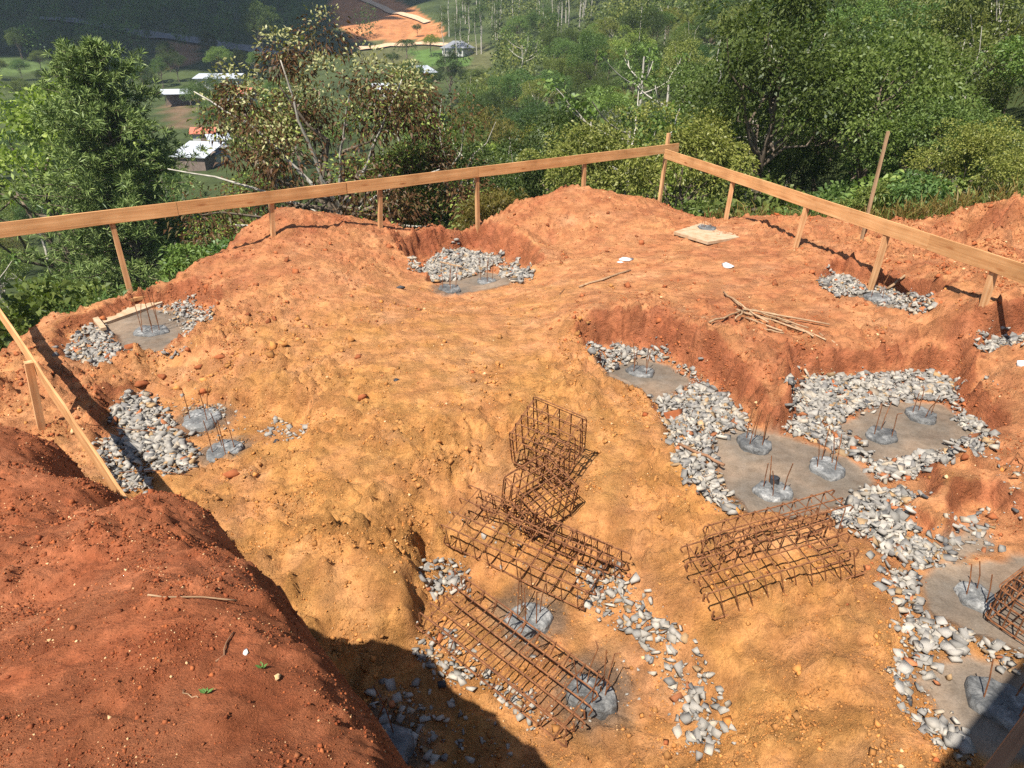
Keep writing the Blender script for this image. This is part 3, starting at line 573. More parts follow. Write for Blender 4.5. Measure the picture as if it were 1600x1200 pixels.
def pile(px, py, wpx, nb, bh, label, seed, zoff=0):
    p = GS(px, py); r = np.random.RandomState(seed); dist = pxm(p); R = .5 * wpx * dist / np.linalg.norm([px - 800, 600 - py, FPX]); PPOS.append((p, R))
    root = empty('pile_head', (p[0], p[1], p[2] + zoff), r.uniform(0, 6)); set_tags(root, label, 'pile head', 'bored concrete pile heads')
    n = 22; ht = r.uniform(.04, .07) * (.6 if R < .17 else 1); a = np.linspace(0, 6.283, n, endpoint=False); rr = R * (1 + .10 * np.sin(a * 2 + r.uniform(0, 6)) + .05 * np.sin(a * 5 + r.uniform(0, 6)) + r.randn(n) * .035)
    V = []; rings = [(1.08, -.12), (1.03, ht * .45), (.97, ht), (.80, ht * 1.05), (.45, ht), (.2, ht * .95)]
    for f, z in rings:
        for k in range(n): V.append((rr[k] * f * math.cos(a[k]), rr[k] * f * math.sin(a[k]), z + (r.randn() * .009 if z > .02 else 0)))
    V.append((0, 0, ht)); F = [[i * n + k, i * n + (k + 1) % n, (i + 1) * n + (k + 1) % n, (i + 1) * n + k] for i in range(len(rings) - 1) for k in range(n)]; F += [[(len(rings) - 1) * n + k, (len(rings) - 1) * n + (k + 1) % n, len(V) - 1] for k in range(n)]
    mi = [0] * len(F)
    obj('concrete_top', mesh('concrete_top', V, F, [M_PILE, M_CRUST, M_CLODR], True, mi), root)
    for k in range(nb):
        t = 6.283 * k / nb + r.uniform(-.3, .3); q = R * .58; b = np.array([q * math.cos(t), q * math.sin(t), 0]); h = bh * r.uniform(.8, 1.1); ln = r.randn(2) * .045
        pts = [b + [0, 0, -.05], b + [ln[0] * .4, ln[1] * .4, h * .5 + ht], b + [ln[0], ln[1], h + ht]]
        if r.uniform() < .3: pts.append(pts[-1] + np.array([.05 * math.cos(t), .05 * math.sin(t), .03]))
        mb = MB(); mb.tube(pts, .0058, 5); mb.build('starter_bar', M_RUST, root)
    return root
for i, q in enumerate(PILES): pile(*q, seed=500 + i)
pr = [o for o in COL.objects if o.get('label', '').startswith('pile head with a dark round hole')][0]
mb = MB(); V, F = tube([(-.13, .02, .03), (-.13, .02, .115)], [.055, .055], 12, False); mb.add(V, F); V, F = tube([(-.13, .02, .115), (-.13, .02, .06)], [.045, .045], 12, True); mb.add(V, F); mb.build('pipe_sleeve', M_BLACK, pr)

# ---------------------------------------------------------------- rubble beds
BEDS = [ # pixel outline, density, size range, group phrase
 ([(92,545),(130,512),(160,510),(190,548),(165,574),(130,567)], 1.5, (.03,.085), 'rubble beside the plywood formwork'),
 ([(250,480),(300,462),(338,488),(320,507),(297,520),(270,495)], 1.1, (.025,.07), 'rubble beside the plywood formwork'),([(232,548),(300,535),(300,543),(250,560)], 1.3, (.03,.07), 'rubble beside the plywood formwork'),
 ([(176,634),(225,618),(252,640),(278,680),(312,720),(290,742),(240,738),(205,692),(180,662)], 2.0, (.035,.1), 'rubble in the left pit'),([(145,690),(178,680),(240,765),(200,772),(172,742)], 1.3, (.04,.09), 'rubble in the left pit'),
 ([(405,672),(430,655),(478,660),(470,686),(425,692)], .45, (.03,.08), 'rubble in the left pit'),([(285,640),(320,635),(355,640),(350,660),(300,662)], 1.2, (.02,.045), 'rubble in the left pit'),([(250,605),(330,625),(390,640),(380,700),(330,690),(280,640)], .14, (.015,.05), 'rubble in the left pit'),
 ([(636,424),(680,400),(720,388),(785,395),(788,410),(735,432),(690,440)], 1.9, (.035,.1), 'rubble in the pit under the long batter board'),([(782,422),(805,410),(834,432),(805,446)], 1.7, (.04,.1), 'rubble in the pit under the long batter board'),
 ([(1278,442),(1300,424),(1330,428),(1348,455),(1310,466)], 2.0, (.03,.09), 'rubble in the pit below the forest side board'),([(1345,452),(1380,452),(1405,455),(1458,482),(1440,492),(1395,478)], 1.9, (.03,.08), 'rubble in the pit below the forest side board'),
 ([(1522,538),(1550,515),(1640,513),(1640,554),(1545,552)], 1.8, (.03,.09), 'rubble in the far pit beyond the ledge'),([(1520,584),(1570,584),(1572,594),(1530,592)], 1.0, (.02,.05), 'rubble in the far pit beyond the ledge'),
 ([(914,546),(960,539),(1037,544),(1047,560),(990,558),(930,570)], 1.9, (.03,.08), 'rubble round the small muddy pit'),([(1035,552),(1048,558),(1110,605),(1085,600)], 1.6, (.03,.07), 'rubble round the small muddy pit'),
 ([(1085,598),(1112,610),(1150,640),(1172,660),(1165,670),(1115,680),(1108,710),(1118,745),(1155,802),(1110,790),(1064,732),(1048,690),(1034,640),(1005,624),(1080,606)], 1.9, (.03,.095), 'rubble between the muddy pits'),
 ([(1232,604),(1260,586),(1340,590),(1400,584),(1482,586),(1494,622),(1465,628),(1400,626),(1320,652),(1298,668),(1335,692),(1357,722),(1330,714),(1280,692),(1222,674),(1245,650)], 2.0, (.035,.1), 'rubble along the wall of the orange mud floor'),
 ([(1482,620),(1502,648),(1547,672),(1549,692),(1500,718),(1420,748),(1368,754),(1353,726),(1400,724),(1470,712),(1532,684),(1495,656)], 1.9, (.035,.1), 'rubble along the wall of the orange mud floor'),
 ([(1352,766),(1420,763),(1442,780),(1388,788),(1442,838),(1468,872),(1440,892),(1400,872),(1330,832),(1288,806),(1330,790)], 2.0, (.035,.095), 'wide rubble bed beside the large mud floor'),
 ([(1478,802),(1540,795),(1562,862),(1500,852)], .55, (.025,.08), 'wide rubble bed beside the large mud floor'),([(1440,830),(1500,850),(1500,880),(1440,892)], .7, (.025,.08), 'wide rubble bed beside the large mud floor'),
 ([(1383,872),(1412,890),(1445,960),(1475,988),(1512,985),(1522,1012),(1472,1022),(1434,1060),(1424,1090),(1484,1130),(1540,1195),(1482,1195),(1418,1120),(1392,1070),(1418,1010),(1398,950)], 1.25, (.03,.09), 'rubble strip between the lower mud floors'),
 ([(1500,983),(1560,1016),(1640,1046),(1640,1068),(1540,1036)], 1.5, (.03,.08), 'rubble strip between the lower mud floors'),
 ([(892,880),(965,893),(1002,940),(1044,980),(1094,1050),(1134,1090),(1124,1182),(1080,1185),(1064,1085),(1000,1000),(930,962)], 1.2, (.03,.085), 'pale rubble along the trench'),
 ([(1010,1000),(1064,1085),(1080,1185),(1050,1190),(1030,1080)], .3, (.012,.035), 'pale rubble along the trench'),
 ([(658,885),(700,868),(738,900),(735,935),(700,935),(665,918)], 1.2, (.03,.075), 'rubble at the foot of the sandy bank'),([(648,1012),(690,985),(760,1040),(872,1128),(845,1140),(740,1072),(690,1065),(655,1042)], 1.15, (.03,.07), 'rubble under the long rusty cage in the trench'),
 ([(582,1062),(680,1062),(740,1140),(690,1210),(640,1192),(590,1160)], .4, (.035,.085), 'rubble in the shadow of the earth heap'),([(700,1080),(800,1140),(850,1200),(720,1200)], .18, (.02,.05), 'rubble in the shadow of the earth heap'),
 ([(700,790),(960,870),(930,960),(720,870)], .05, (.03,.06), 'rubble under the long rusty cage in the trench'),([(760,950),(1000,1000),(1040,1180),(900,1180)], .05, (.012,.04), 'pale rubble along the trench'),
 ([(1540,700),(1600,740),(1640,800),(1580,820)], .3, (.02,.06), 'rubble along the wall of the orange mud floor')]
S = []
for bi, (poly, dens, (s0, s1), grp) in enumerate(BEDS):
    pl = np.array([GS(*q)[:2] for q in poly]); lo, hi = pl.min(0), pl.max(0); m = int((hi - lo).prod() / (.055 ** 2) * dens * 2.2)
    x = rng.uniform(lo[0], hi[0], m); y = rng.uniform(lo[1], hi[1], m); wx = .035 * rng.randn(m); k = inpoly(x + 1.6 * wx, y + .055 * rng.randn(m), pl) & (hmound(x, y) < hsite(x, y)); x, y = x[k], y[k]
    for (pp, RR) in PPOS:
        k = np.hypot(x - pp[0], y - pp[1]) > RR * (1.0 if bi != 6 else .0); x, y = x[k], y[k]
    sz = .95 * (s0 * .4 + (s1 - s0 * .5) * rng.uniform(0, 1, len(x)) ** 2.8); lay = rng.uniform(0, 1, len(x)) * min(1, dens / 2)
    z = hsite(x, y) + sz * .05 + lay * .05
    for q in zip(x, y, z, sz): S.append((*q, grp))
STP = np.array([q[:3] for q in S]); SZ = np.array([q[3] for q in S]); GR = np.array([q[4] for q in S]); app = SZ / np.linalg.norm(STP - [0, 0, CZ], axis=1)
px_, py_ = pix(STP[:, 0], STP[:, 1], STP[:, 2]); app = np.where((px_ > 0) & (px_ < 1600) & (py_ < 1200), app, 0)
order = np.argsort(-app); top = order[:290]; rest = order[290:]; rest = rest[app[rest] > 0]
mcls = rng.choice([0, 0, 0, 0, 1, 1, 1, 2, 3, 4], len(S), p=[.16, .16, .16, .16, .11, .1, .05, .06, .025, .015])
HM = {}; SEEN = set()
Rr = rots(len(S), rng, .35)
for i in top:
    k = (rng.randint(len(HULLS)), int(mcls[i]))
    if k not in HM: HM[k] = mesh('rubble_stone', HULLS[k[0]][0], HULLS[k[0]][1], [ST[k[1]]])
    o = obj('rubble_stone', HM[k]); M = Matrix([list(r_) for r_ in Rr[i]]).to_4x4(); o.matrix_world = Matrix.Translation(STP[i]) @ M @ Matrix.Scale(SZ[i], 4)
    col = ('pale grey', 'grey', 'sandy tan', 'brick red', 'almost black')[mcls[i]]
    first = (col, GR[i]) not in SEEN; SEEN.add((col, GR[i])); near_ = min(np.hypot(STP[i][0] - q[0][0], STP[i][1] - q[0][1]) - q[1] for q in PPOS) < .22; lab_ = f"{'biggest ' if first else ('flat ' if Rr[i][2, 2] > .97 else 'tilted ')}{col} stone {'by a pile head ' if near_ else ''}in the {GR[i]}"
    if len(lab_.split()) > 16: lab_ = lab_.replace('by a pile head ', '')
    set_tags(o, lab_, 'stone', GR[i])
scatter_mesh('rubble', STP[rest], SZ[rest], HULLS, ST, mcls[rest], rng, .5)
print('stones', len(S), 'clods ok')

# ---------------------------------------------------------------- rebar cages
def loop_pts(w, h, r=.03, k=3, hook=.05):
    c = []
    for cx, cy, a0 in ((w / 2 - r, h / 2 - r, 0), (-w / 2 + r, h / 2 - r, 90), (-w / 2 + r, -h / 2 + r, 180), (w / 2 - r, -h / 2 + r, 270)):
        for i in range(k): a = math.radians(a0 + 90 * i / (k - 1)); c.append((cx + r * math.cos(a), cy + r * math.sin(a)))
    c.append((w / 2, h / 2 - r + .0)); c.append((w / 2 - hook, h / 2 - r - hook)); return np.array(c)
def frame_of(a, b, up):
    ex = (b - a) / np.linalg.norm(b - a); ez = up - ex * up.dot(ex); ez /= np.linalg.norm(ez); ey = np.cross(ez, ex); return ex, ey, ez
def tnormal(p, h=.4):
    return np.array([-(float(htop(p[0] + h, p[1])) - float(htop(p[0] - h, p[1]))) / (2 * h), -(float(htop(p[0], p[1] + h)) - float(htop(p[0], p[1] - h))) / (2 * h), 1.0])
def put(root, o_, ex, ey, ez):
    M = Matrix.Identity(4)
    for i, c in enumerate((ex, ey, ez)): M.col[i][:3] = Vector(c)
    M.translation = Vector(o_); root.matrix_world = M
def long_cage(label, pa, pb, W, Hh, nst, seed, tilt=0.0, nb=3, lift=.02, skew=0.0):
    a, b = G(*pa), G(*pb); r = np.random.RandomState(seed); ex, ey, ez = frame_of(a, b, tnormal((a + b) / 2) * np.array([.7, .7, 1])); L = np.linalg.norm(b - a)
    root = empty('rebar_cage'); put(root, a + ez * lift, ex, ey, ez); root.rotation_mode = 'XYZ'; set_tags(root, label, 'rebar cage', 'rusty rebar cages')
    lp = loop_pts(W, Hh)
    for i in range(nst):
        x = L * (.06 + .88 * i / (nst - 1)) + r.randn() * .006; sk = skew + r.randn() * .012; dy = r.randn() * .004; sc = 1 + r.randn() * .006
        pts = np.stack([x + sk * (lp[:, 1] + Hh / 2) + r.randn() * .01 * lp[:, 0], lp[:, 0] * sc + W / 2 + dy, lp[:, 1] + Hh / 2], -1); mb = MB(); mb.tube(pts, .0058, 5); mb.build('stirrup', M_RUST, root)
    ys = np.linspace(.02, W - .02, nb)
    for zz, rad in ((.012, .009), (Hh - .012, .0082)):
        for y in ys:
            e0 = r.uniform(-.05, .03); e1 = L + r.uniform(-.03, .05); sgn = 1 if zz < Hh / 2 else -1; hk = r.uniform(.06, .13) * sgn; j = r.randn(4) * .008
            xs = skew * (zz) ; mid = [np.array([e0 + (e1 - e0) * f + xs, y + r.randn() * .0025, zz + r.randn() * .002]) for f in (.02, .33, .66, .98)]
            pts = [mid[0] + [-.0, 0, hk], mid[0] + [-.02, j[0], hk * .25]] + mid + [mid[-1] + [.02, j[1], hk * .25], mid[-1] + [0.0, j[2], hk]]
            mb = MB(); mb.tube(pts, rad, 5); mb.build('longitudinal_bar', M_RUST, root)
    return root
def block_cage(label, pc, W, D, Hh, yaw, tx, ty, seed, nx=5, ny=5, nz=3, lift=.03):
    c = G(*pc); r = np.random.RandomState(seed); root = empty('rebar_cage'); set_tags(root, label, 'rebar cage', 'rusty rebar cages')
    root.location = c + np.array([0, 0, lift]); root.rotation_euler = (tx, ty, yaw)
    a = loop_pts(W, Hh, .04)
    for i in range(ny):
        y = -D / 2 + D * (.04 + .92 * i / (ny - 1)); pts = np.stack([a[:, 0], np.full(len(a), y) + r.randn() * .006 + a[:, 1] * r.randn() * .015, a[:, 1] + Hh / 2], -1); mb = MB(); mb.tube(pts, .0075, 5); mb.build('bent_bar', M_RUST, root)
    a = loop_pts(D - .03, Hh - .025, .04)
    for i in range(nx):
        x = -W / 2 + W * (.06 + .88 * i / (nx - 1)); pts = np.stack([np.full(len(a), x) + r.randn() * .006 + a[:, 1] * r.randn() * .015, a[:, 0], a[:, 1] + Hh / 2], -1); mb = MB(); mb.tube(pts, .0075, 5); mb.build('bent_bar', M_RUST, root)
    a = loop_pts(W + .012, D + .012, .04)
    for i in range(nz):
        z = Hh * (.12 + .76 * i / max(1, nz - 1)); pts = np.stack([a[:, 0], a[:, 1], np.full(len(a), z) + r.randn() * .01], -1); mb = MB(); mb.tube(pts, .0056, 5); mb.build('tie_ring', M_RUST, root)
    return root
block_cage('rusty cubic rebar cage leaning on the sandy brow above the other cages', (857,716), .66, .58, .62, math.radians(-28), math.radians(24), math.radians(10), 601, 5, 5, 3)
block_cage('rusty cubic rebar cage sunk between the upper cube cage and the long cage', (838,800), .58, .54, .52, math.radians(38), math.radians(18), math.radians(-8), 602, 6, 6, 3)
long_cage('long rusty rebar cage lying over the upper end of the trench', (690,852), (918,962), .62, .34, 10, 603, nb=4)
long_cage('second nested rusty cage lying along the far side of the long trench cage', (752,818), (975,912), .16, .3, 12, 605, nb=2)
long_cage('long flat rusty cage beside the trench rubble, its end in the heap shadow', (648,985), (878,1172), .60, .26, 10, 604, nb=5, skew=.2)
long_cage('wide rusty rebar cage lying alone on the bare sandy ridge', (1118,974), (1352,902), .66, .34, 10, 606, nb=4, skew=-.1)
long_cage('narrow rusty cage lying loosely across the wide cage on the sandy ridge', (1108,905), (1318,842), .30, .36, 9, 608, nb=3, skew=.2, lift=.03)
block_cage('rusty rebar cage standing on the muddy floor next to the shiny wet pile head', (1625,985), .62, .62, .48, math.radians(30), math.radians(6), math.radians(-8), 607, 6, 6, 4)

# ---------------------------------------------------------------- sticks, panels, litter
def stick(p0, p1, r0, r1, label, lift0=.004, lift1=.004, seed=0, cat='stick', group=None, mat=None, name='wooden_stick', bend=.01, n=7):
    a = G(*p0) + [0, 0, lift0 + r0]; b = G(*p1) + [0, 0, lift1 + r1]; r = np.random.RandomState(seed); pts = [a + (b - a) * f + np.array([*(r.randn(2) * bend), r.randn() * bend * .4]) * (0 < f < 1) for f in np.linspace(0, 1, 6)]
    V, F = tube(pts, np.linspace(r0, r1, 6), n); c = np.mean(pts, 0); me = mesh(name, V - c, F, [mat or M_STICK], True); o = obj(name, me, None, c); set_tags(o, label, cat, group); return o
PILE_G = 'sticks heaped on the red ground'; r_ = np.random.RandomState(9)
for i, (q0, q1, lf, rad) in enumerate([((1130,462),(1165,487),.05,.02),((1108,507),(1160,487),.02,.022),((1066,505),(1120,493),.0,.012),((1160,490),(1295,512),.06,.02),((1150,488),(1240,516),.03,.024),((1170,492),(1270,525),.02,.022),((1165,500),(1222,520),.02,.022),((1185,495),(1262,518),.07,.018),((1160,497),(1148,506),.1,.02),((1205,498),(1290,535),.04,.018),((1240,515),(1270,530),.05,.02),((1280,522),(1308,541),.0,.018),((1175,486),(1235,499),.02,.016),((1190,515),(1225,522),.0,.02),((1145,478),(1200,510),.08,.017)]):
    stick(q0, q1, rad * .8, rad * .65, 'thin pale stick in the heap of sticks on the red ground', lf, lf * .7, 700 + i, 'stick', PILE_G, bend=.012)
stick((905,450), (985,424), .02, .018, 'straight pale stick lying alone on the trodden red ground', seed=720)
stick((233,938), (372,946), .0032, .0024, 'thin bleached twig lying across the dark red heap', .02, .02, seed=721, bend=.005, cat='twig')
stick((338,1036), (366,990), .0028, .002, 'short dark twig on the dark red heap', seed=722, bend=.004, cat='twig', mat=M_DARKWOOD); stick((365,1155), (377,1115), .0018, .0013, 'short pale twig low on the dark red heap', seed=723, bend=.003, cat='twig')
stick((288,1080), (310,1092), .0018, .0013, 'tiny pale twig beside the weeds on the dark red heap', seed=724, bend=.003, cat='twig')
stick((866,472), (882,452), .008, .005, 'small crooked dark twig near the straight pale stick', seed=725, cat='twig', mat=M_DARKWOOD, bend=.03)
stick((1060,705), (1130,738), .02, .018, 'brown timber offcut lying on rubble beside the large mud floor', .08, .08, 726, 'timber offcut', mat=M_DARKWOOD)
stick((1385,457), (1412,440), .025, .02, 'grey pointed stake stub in the rubble below the forest side board', .04, .1, 727, 'timber offcut')
stick((688,417), (722,425), .018, .018, 'small grey timber offcut on rubble under the long batter board', .1, .1, 728, 'timber offcut', mat=M_STICK)
def panel(label, quad, th, z, mat, name='plywood_panel', cat='panel'):
    q = np.array([P(x_, y_, z) for x_, y_ in quad]); c = q.mean(0); mb = MB(); mb.add(np.concatenate([q - c, q - c - [0, 0, th]]), [[0, 1, 2, 3], [7, 6, 5, 4], [0, 4, 5, 1], [1, 5, 6, 2], [2, 6, 7, 3], [3, 7, 4, 0]]); o = mb.build(name, mat); o.location = c; set_tags(o, label, cat); return o
panel('wide pale plywood sheet behind the tall starter bars by the valley edge', [(140,487),(243,459),(254,472),(158,506)], .06, -.15, M_PLY)
panel('narrow pale timber strip at the edge of the muddy pile pit by the valley', [(136,486),(145,484),(166,511),(157,513)], .05, -.08, M_PLY); panel('reddish timber edging lying along the valley rim', [(122,481),(236,456),(238,460),(124,485)], .06, -.03, M_BOARD, 'timber_edging', 'timber')
panel('square pale plywood panel under the small rough pile head', [(1053,362),(1102,346),(1157,370),(1106,378)], .06, float(G(1104,362)[2]) + .025, M_PLY)
def crumpled(p, size, label, mat, seed, cat, name, flat=.5):
    c = G(*p); V, F = hull(seed, 16, flat); r = np.random.RandomState(seed); V = V * r.uniform(.75, 1.2, (len(V), 1)); o = obj(name, mesh(name, V * size, F, [mat]), None, c + [0, 0, size * .2]); o.rotation_euler = (0, 0, r.uniform(0, 6)); set_tags(o, label, cat); return o
crumpled((978,407), .14, 'crumpled white sack on the red ground near the long batter board', M_WHITE, 801, 'sack', 'crumpled_sack', .35); crumpled((1135,417), .15, 'crumpled white bag lying on the open red ground', M_WHITE, 802, 'bag', 'crumpled_bag', .45)
crumpled((969,411), .07, 'small white scrap beside the crumpled sack', M_WHITE, 803, 'scrap', 'plastic_scrap', .4)
crumpled((1597,571), .09, 'white scrap by the far pit beyond the ledge', M_WHITE, 804, 'scrap', 'plastic_scrap', .8)
crumpled((620,595), .045, 'small black plastic plug on the sandy trodden ground', M_BLACK, 805, 'plug', 'plastic_plug', .9); crumpled((626,451), .09, 'dark grey stone alone near the pit under the long batter board', ST[4], 806, 'stone', 'loose_stone', .6)
crumpled((384,1022), .014, 'pale oblong stone on the dark red heap', M_CRUST, 807, 'stone', 'loose_stone', .4); crumpled((432,1058), .016, 'yellow flat stone near the weeds on the dark red heap', M_GRAIN, 808, 'stone', 'loose_stone', .35)
crumpled((364,745), .11, 'red earth lump on the brow of the sandy bank', M_CLODR, 809, 'earth lump', 'earth_lump', .5); crumpled((1050,655), .16, 'large red earth lump among the rubble between the muddy pits', M_CLODR, 810, 'earth lump', 'earth_lump', .7)
crumpled((440,540), .13, 'ochre stone on the slope above the left pit', M_CLOD, 811, 'stone', 'loose_stone', .6); crumpled((566,622), .07, 'round red clod on the sandy trodden ground', M_CLODR, 812, 'earth lump', 'earth_lump', .8); crumpled((562,557), .08, 'brown clod on the middle of the trodden ground', M_CLODR, 813, 'earth lump', 'earth_lump', .7)
crumpled((235,655+30), .1, 'orange stone among the grey rubble in the left pit', ST[2], 814, 'stone', 'loose_stone', .7)
for i, (qx, qy) in enumerate([(205,545),(255,590),(225,600),(170,560),(310,575),(345,560),(430,500)]):
    crumpled((qx, qy), (.13, .1, .14, .1, .09, .1, .07)[i], 'broken red earth lump on the bank between the plywood formwork and the left pit', M_CLODR, 820 + i, 'earth lump', 'earth_lump', .6)['group'] = 'earth lumps on the left bank'
def wire(px_list, rad, label, lift, mat=M_RUST):
    pts = np.array([GS(*q) + [0, 0, l] for q, l in zip(px_list, lift)]); f = np.linspace(0, len(pts) - 1, 5 * len(pts)); pts = np.stack([np.interp(f, np.arange(len(pts)), pts[:, k]) for k in range(3)], -1); V, F = tube(pts, rad, 5); c = pts.mean(0); o = obj('steel_wire', mesh('steel_wire', V - c, F, [mat], True), None, c); set_tags(o, label, 'wire')
wire([(140,690),(190,690),(260,682)], .005, 'dark wire crossing from the heap to the rubble in the left pit', [.25, .2, .05]); wire([(190,752),(240,746),(300,745)], .005, 'dark wire at the lower edge of the left pit', [.12, .1, .02])
wire([(1570,738),(1585,722),(1598,735),(1590,750),(1575,748)], .006, 'loop of rusty wire by the red earth at the side', [.05, .12, .1, .03, .02]); wire([(700,560),(715,562),(735,563)], .004, 'thin dark wire on the trodden ground', [.01, .01, .01])
# weeds on the heap
M_WEED = flat_mat('weed_leaf', [(0.3, (.05, .11, .02)), (0.7, (.12, .2, .05))], 20, .7, .0)
for i, (qx, qy, lab) in enumerate([(322,1085,'small green weed beside the tiny twig on the dark red heap'),(410,1045,'small pale weed near the yellow flat stone on the dark red heap'),(468,1155,'small green weed at the steep edge of the dark red heap')]):
    c = G(qx, qy); r = np.random.RandomState(850 + i); V = []; F = []
    root = empty('weed', c); set_tags(root, lab, 'weed', 'weeds on the dark red heap')
    for k in range(9):
        a = r.uniform(0, 6.28); L = r.uniform(.012, .03); e = r.uniform(.3, 1.2); d = np.array([math.cos(a) * math.cos(e), math.sin(a) * math.cos(e), math.sin(e)]); s = np.array([-math.sin(a), math.cos(a), 0]) * L * .2
        me = mesh('leaf', [d * .001, d * L * .5 + s, d * L + [0, 0, -.003], d * L * .5 - s], [[0, 1, 2, 3]], [M_WEED]); obj('leaf', me, root)
# unseen sheet and posts added to shade the lower right; brace is in view
sh = [P(1470,1190,-.25), P(1600,1030,-.25), P(1750,860,-.25), P(2300,860,-.25), P(2600,1300,-.25), P(1380,1310,-.25)]; zr = 4.75
roof = []
for q in sh:
    s_ = (zr - q[2]) / -SUN_DIR.z; roof.append(np.array([q[0] - SUN_DIR.x * s_, q[1] - SUN_DIR.y * s_, zr]))  # sheet outline thrown back along the sun from the wanted shade
roof = np.array(roof); c = roof.mean(0); root = empty('added_shade_rig', (c[0], c[1], 2.4)); set_tags(root, 'timber brace with an added unseen plywood sheet shading the lower right corner', 'added shade sheet')
q = roof - [c[0], c[1], 2.4]; nn = len(q); mb = MB(); mb.add(np.concatenate([q, q + [0, 0, .03]]), [list(range(nn))[::-1], [nn + k for k in range(nn)]] + [[k, (k + 1) % nn, nn + (k + 1) % nn, nn + k] for k in range(nn)]); mb.build('shade_sheet', M_PLY, root)
bpy.context.view_layer.update()
post('brace', P(1470, 1318, .45), P(1740, 942, .8), .075, root, M_DARKWOOD, 77)
for k in (3, 4): post('prop', (roof[k][0] * .92, roof[k][1], -1.0), (roof[k][0] * .92, roof[k][1], zr), .08, root, M_DARKWOOD, 78 + k)  # added posts under the unseen sheet
# ---------------------------------------------------------------- vegetation
def leaf_mat(name, cols, trans=.36, tint=.38, rough=.65):
    m = bpy.data.materials.new(name); m.use_nodes = True; nt = m.node_tree; nt.nodes.remove(nt.nodes['Principled BSDF']); out = nt.nodes['Material Output']
    g = N(nt, 'ShaderNodeNewGeometry'); oi = N(nt, 'ShaderNodeObjectInfo'); n = len(cols)
    c = ramp(nt, g.outputs['Random Per Island'], [(i / max(1, n - 1), cc) for i, cc in enumerate(cols)])
    c = mixc(nt, 1.0, c, ramp(nt, oi.outputs['Random'], [(0, (1 - tint, 1 - tint, 1 - tint)), (.35, (1.0 + tint * .5, 1.0, .8)), (.7, (.85, 1, 1.0)), (1, (1 + tint, 1 + tint, 1))]), 'MULTIPLY')
    d = N(nt, 'ShaderNodeBsdfDiffuse'); t = N(nt, 'ShaderNodeBsdfTranslucent'); gl = N(nt, 'ShaderNodeBsdfGlossy'); gl.inputs['Roughness'].default_value = .45; gl.inputs['Color'].default_value = (.9, .95, 1, 1)
    nt.links.new(c, d.inputs[0]); nt.links.new(mixc(nt, 1.0, c, (1.0, 1.15, .5), 'MULTIPLY'), t.inputs[0]); mx = N(nt, 'ShaderNodeMixShader'); mx.inputs[0].default_value = trans; nt.links.new(d.outputs[0], mx.inputs[1]); nt.links.new(t.outputs[0], mx.inputs[2])
    m2 = N(nt, 'ShaderNodeMixShader'); m2.inputs[0].default_value = .012; nt.links.new(mx.outputs[0], m2.inputs[1]); nt.links.new(gl.outputs[0], m2.inputs[2]); nt.links.new(m2.outputs[0], out.inputs[0]); return m
LM = {'dark': leaf_mat('leaf_dark', [(0.041, 0.068, 0.019), (0.074, 0.115, 0.032), (0.115, 0.162, 0.049)]), 'mid': leaf_mat('leaf_mid', [(0.068, 0.105, 0.027), (0.119, 0.173, 0.047), (0.176, 0.230, 0.070)]),
      'light': leaf_mat('leaf_light', [(0.115, 0.155, 0.041), (0.189, 0.236, 0.068), (0.270, 0.311, 0.101)]), 'yellow': leaf_mat('leaf_yellow', [(.11, .13, .02), (.17, .19, .03), (.24, .23, .05)]),
      'silver': leaf_mat('leaf_silver', [(.12, .15, .10), (.19, .22, .15), (.27, .29, .21)]), 'olive': leaf_mat('leaf_olive', [(.085, .075, .018), (.14, .125, .03), (.19, .16, .05)]),
      'brown': leaf_mat('leaf_brown', [(.07, .035, .016), (.13, .06, .026), (.17, .085, .035), (.22, .13, .06), (.11, .11, .035)], .2), 'cream': leaf_mat('leaf_cream', [(.20, .19, .06), (.33, .30, .14), (.42, .37, .20)], .2, .05),
      'pine': leaf_mat('needle', [(.085, .112, .034), (.16, .195, .06), (.235, .255, .09)], .1), 'fern': leaf_mat('fern_leaf', [(.035, .065, .016), (.065, .11, .03), (.11, .15, .05)], .25), 'dry': leaf_mat('dry_grass', [(.13, .10, .035), (.22, .18, .07), (.12, .14, .04)], .2), 'grass': leaf_mat('green_grass', [(.05, .09, .02), (.09, .14, .035), (.15, .19, .06)], .25)}
M_BARK = flat_mat('bark', [(0.3, (.09, .065, .045)), (.6, (.18, .14, .10)), (.75, (.30, .26, .2))], 6, .95, .6, .02, stretch=(1, 1, .25))
M_PALEBARK = flat_mat('pale_bark', [(0.3, (.26, .23, .18)), (.6, (.46, .42, .35)), (.8, (.60, .57, .50))], 5, .9, .4, .02, stretch=(1, 1, .3))
def unit(v): return v / (np.linalg.norm(v, axis=-1, keepdims=True) + 1e-9)
def leaves(pos, dirs, L, Wd, r, droop=.25):
    n = len(pos); s = unit(np.cross(dirs, r.randn(n, 3))); nn = np.cross(s, dirs); L = np.broadcast_to(L, (n,))[:, None] * r.uniform(.7, 1.3, (n, 1)); Wd = np.broadcast_to(Wd, (n,))[:, None] * r.uniform(.8, 1.2, (n, 1))
    mid = pos + dirs * L * .5 + nn * L * .06; tip = pos + dirs * L - np.array([0, 0, 1]) * L * droop
    V = np.stack([pos, mid + s * Wd * .5, tip, mid - s * Wd * .5], 1).reshape(-1, 3); F = np.arange(n * 4).reshape(n, 4); return V, F
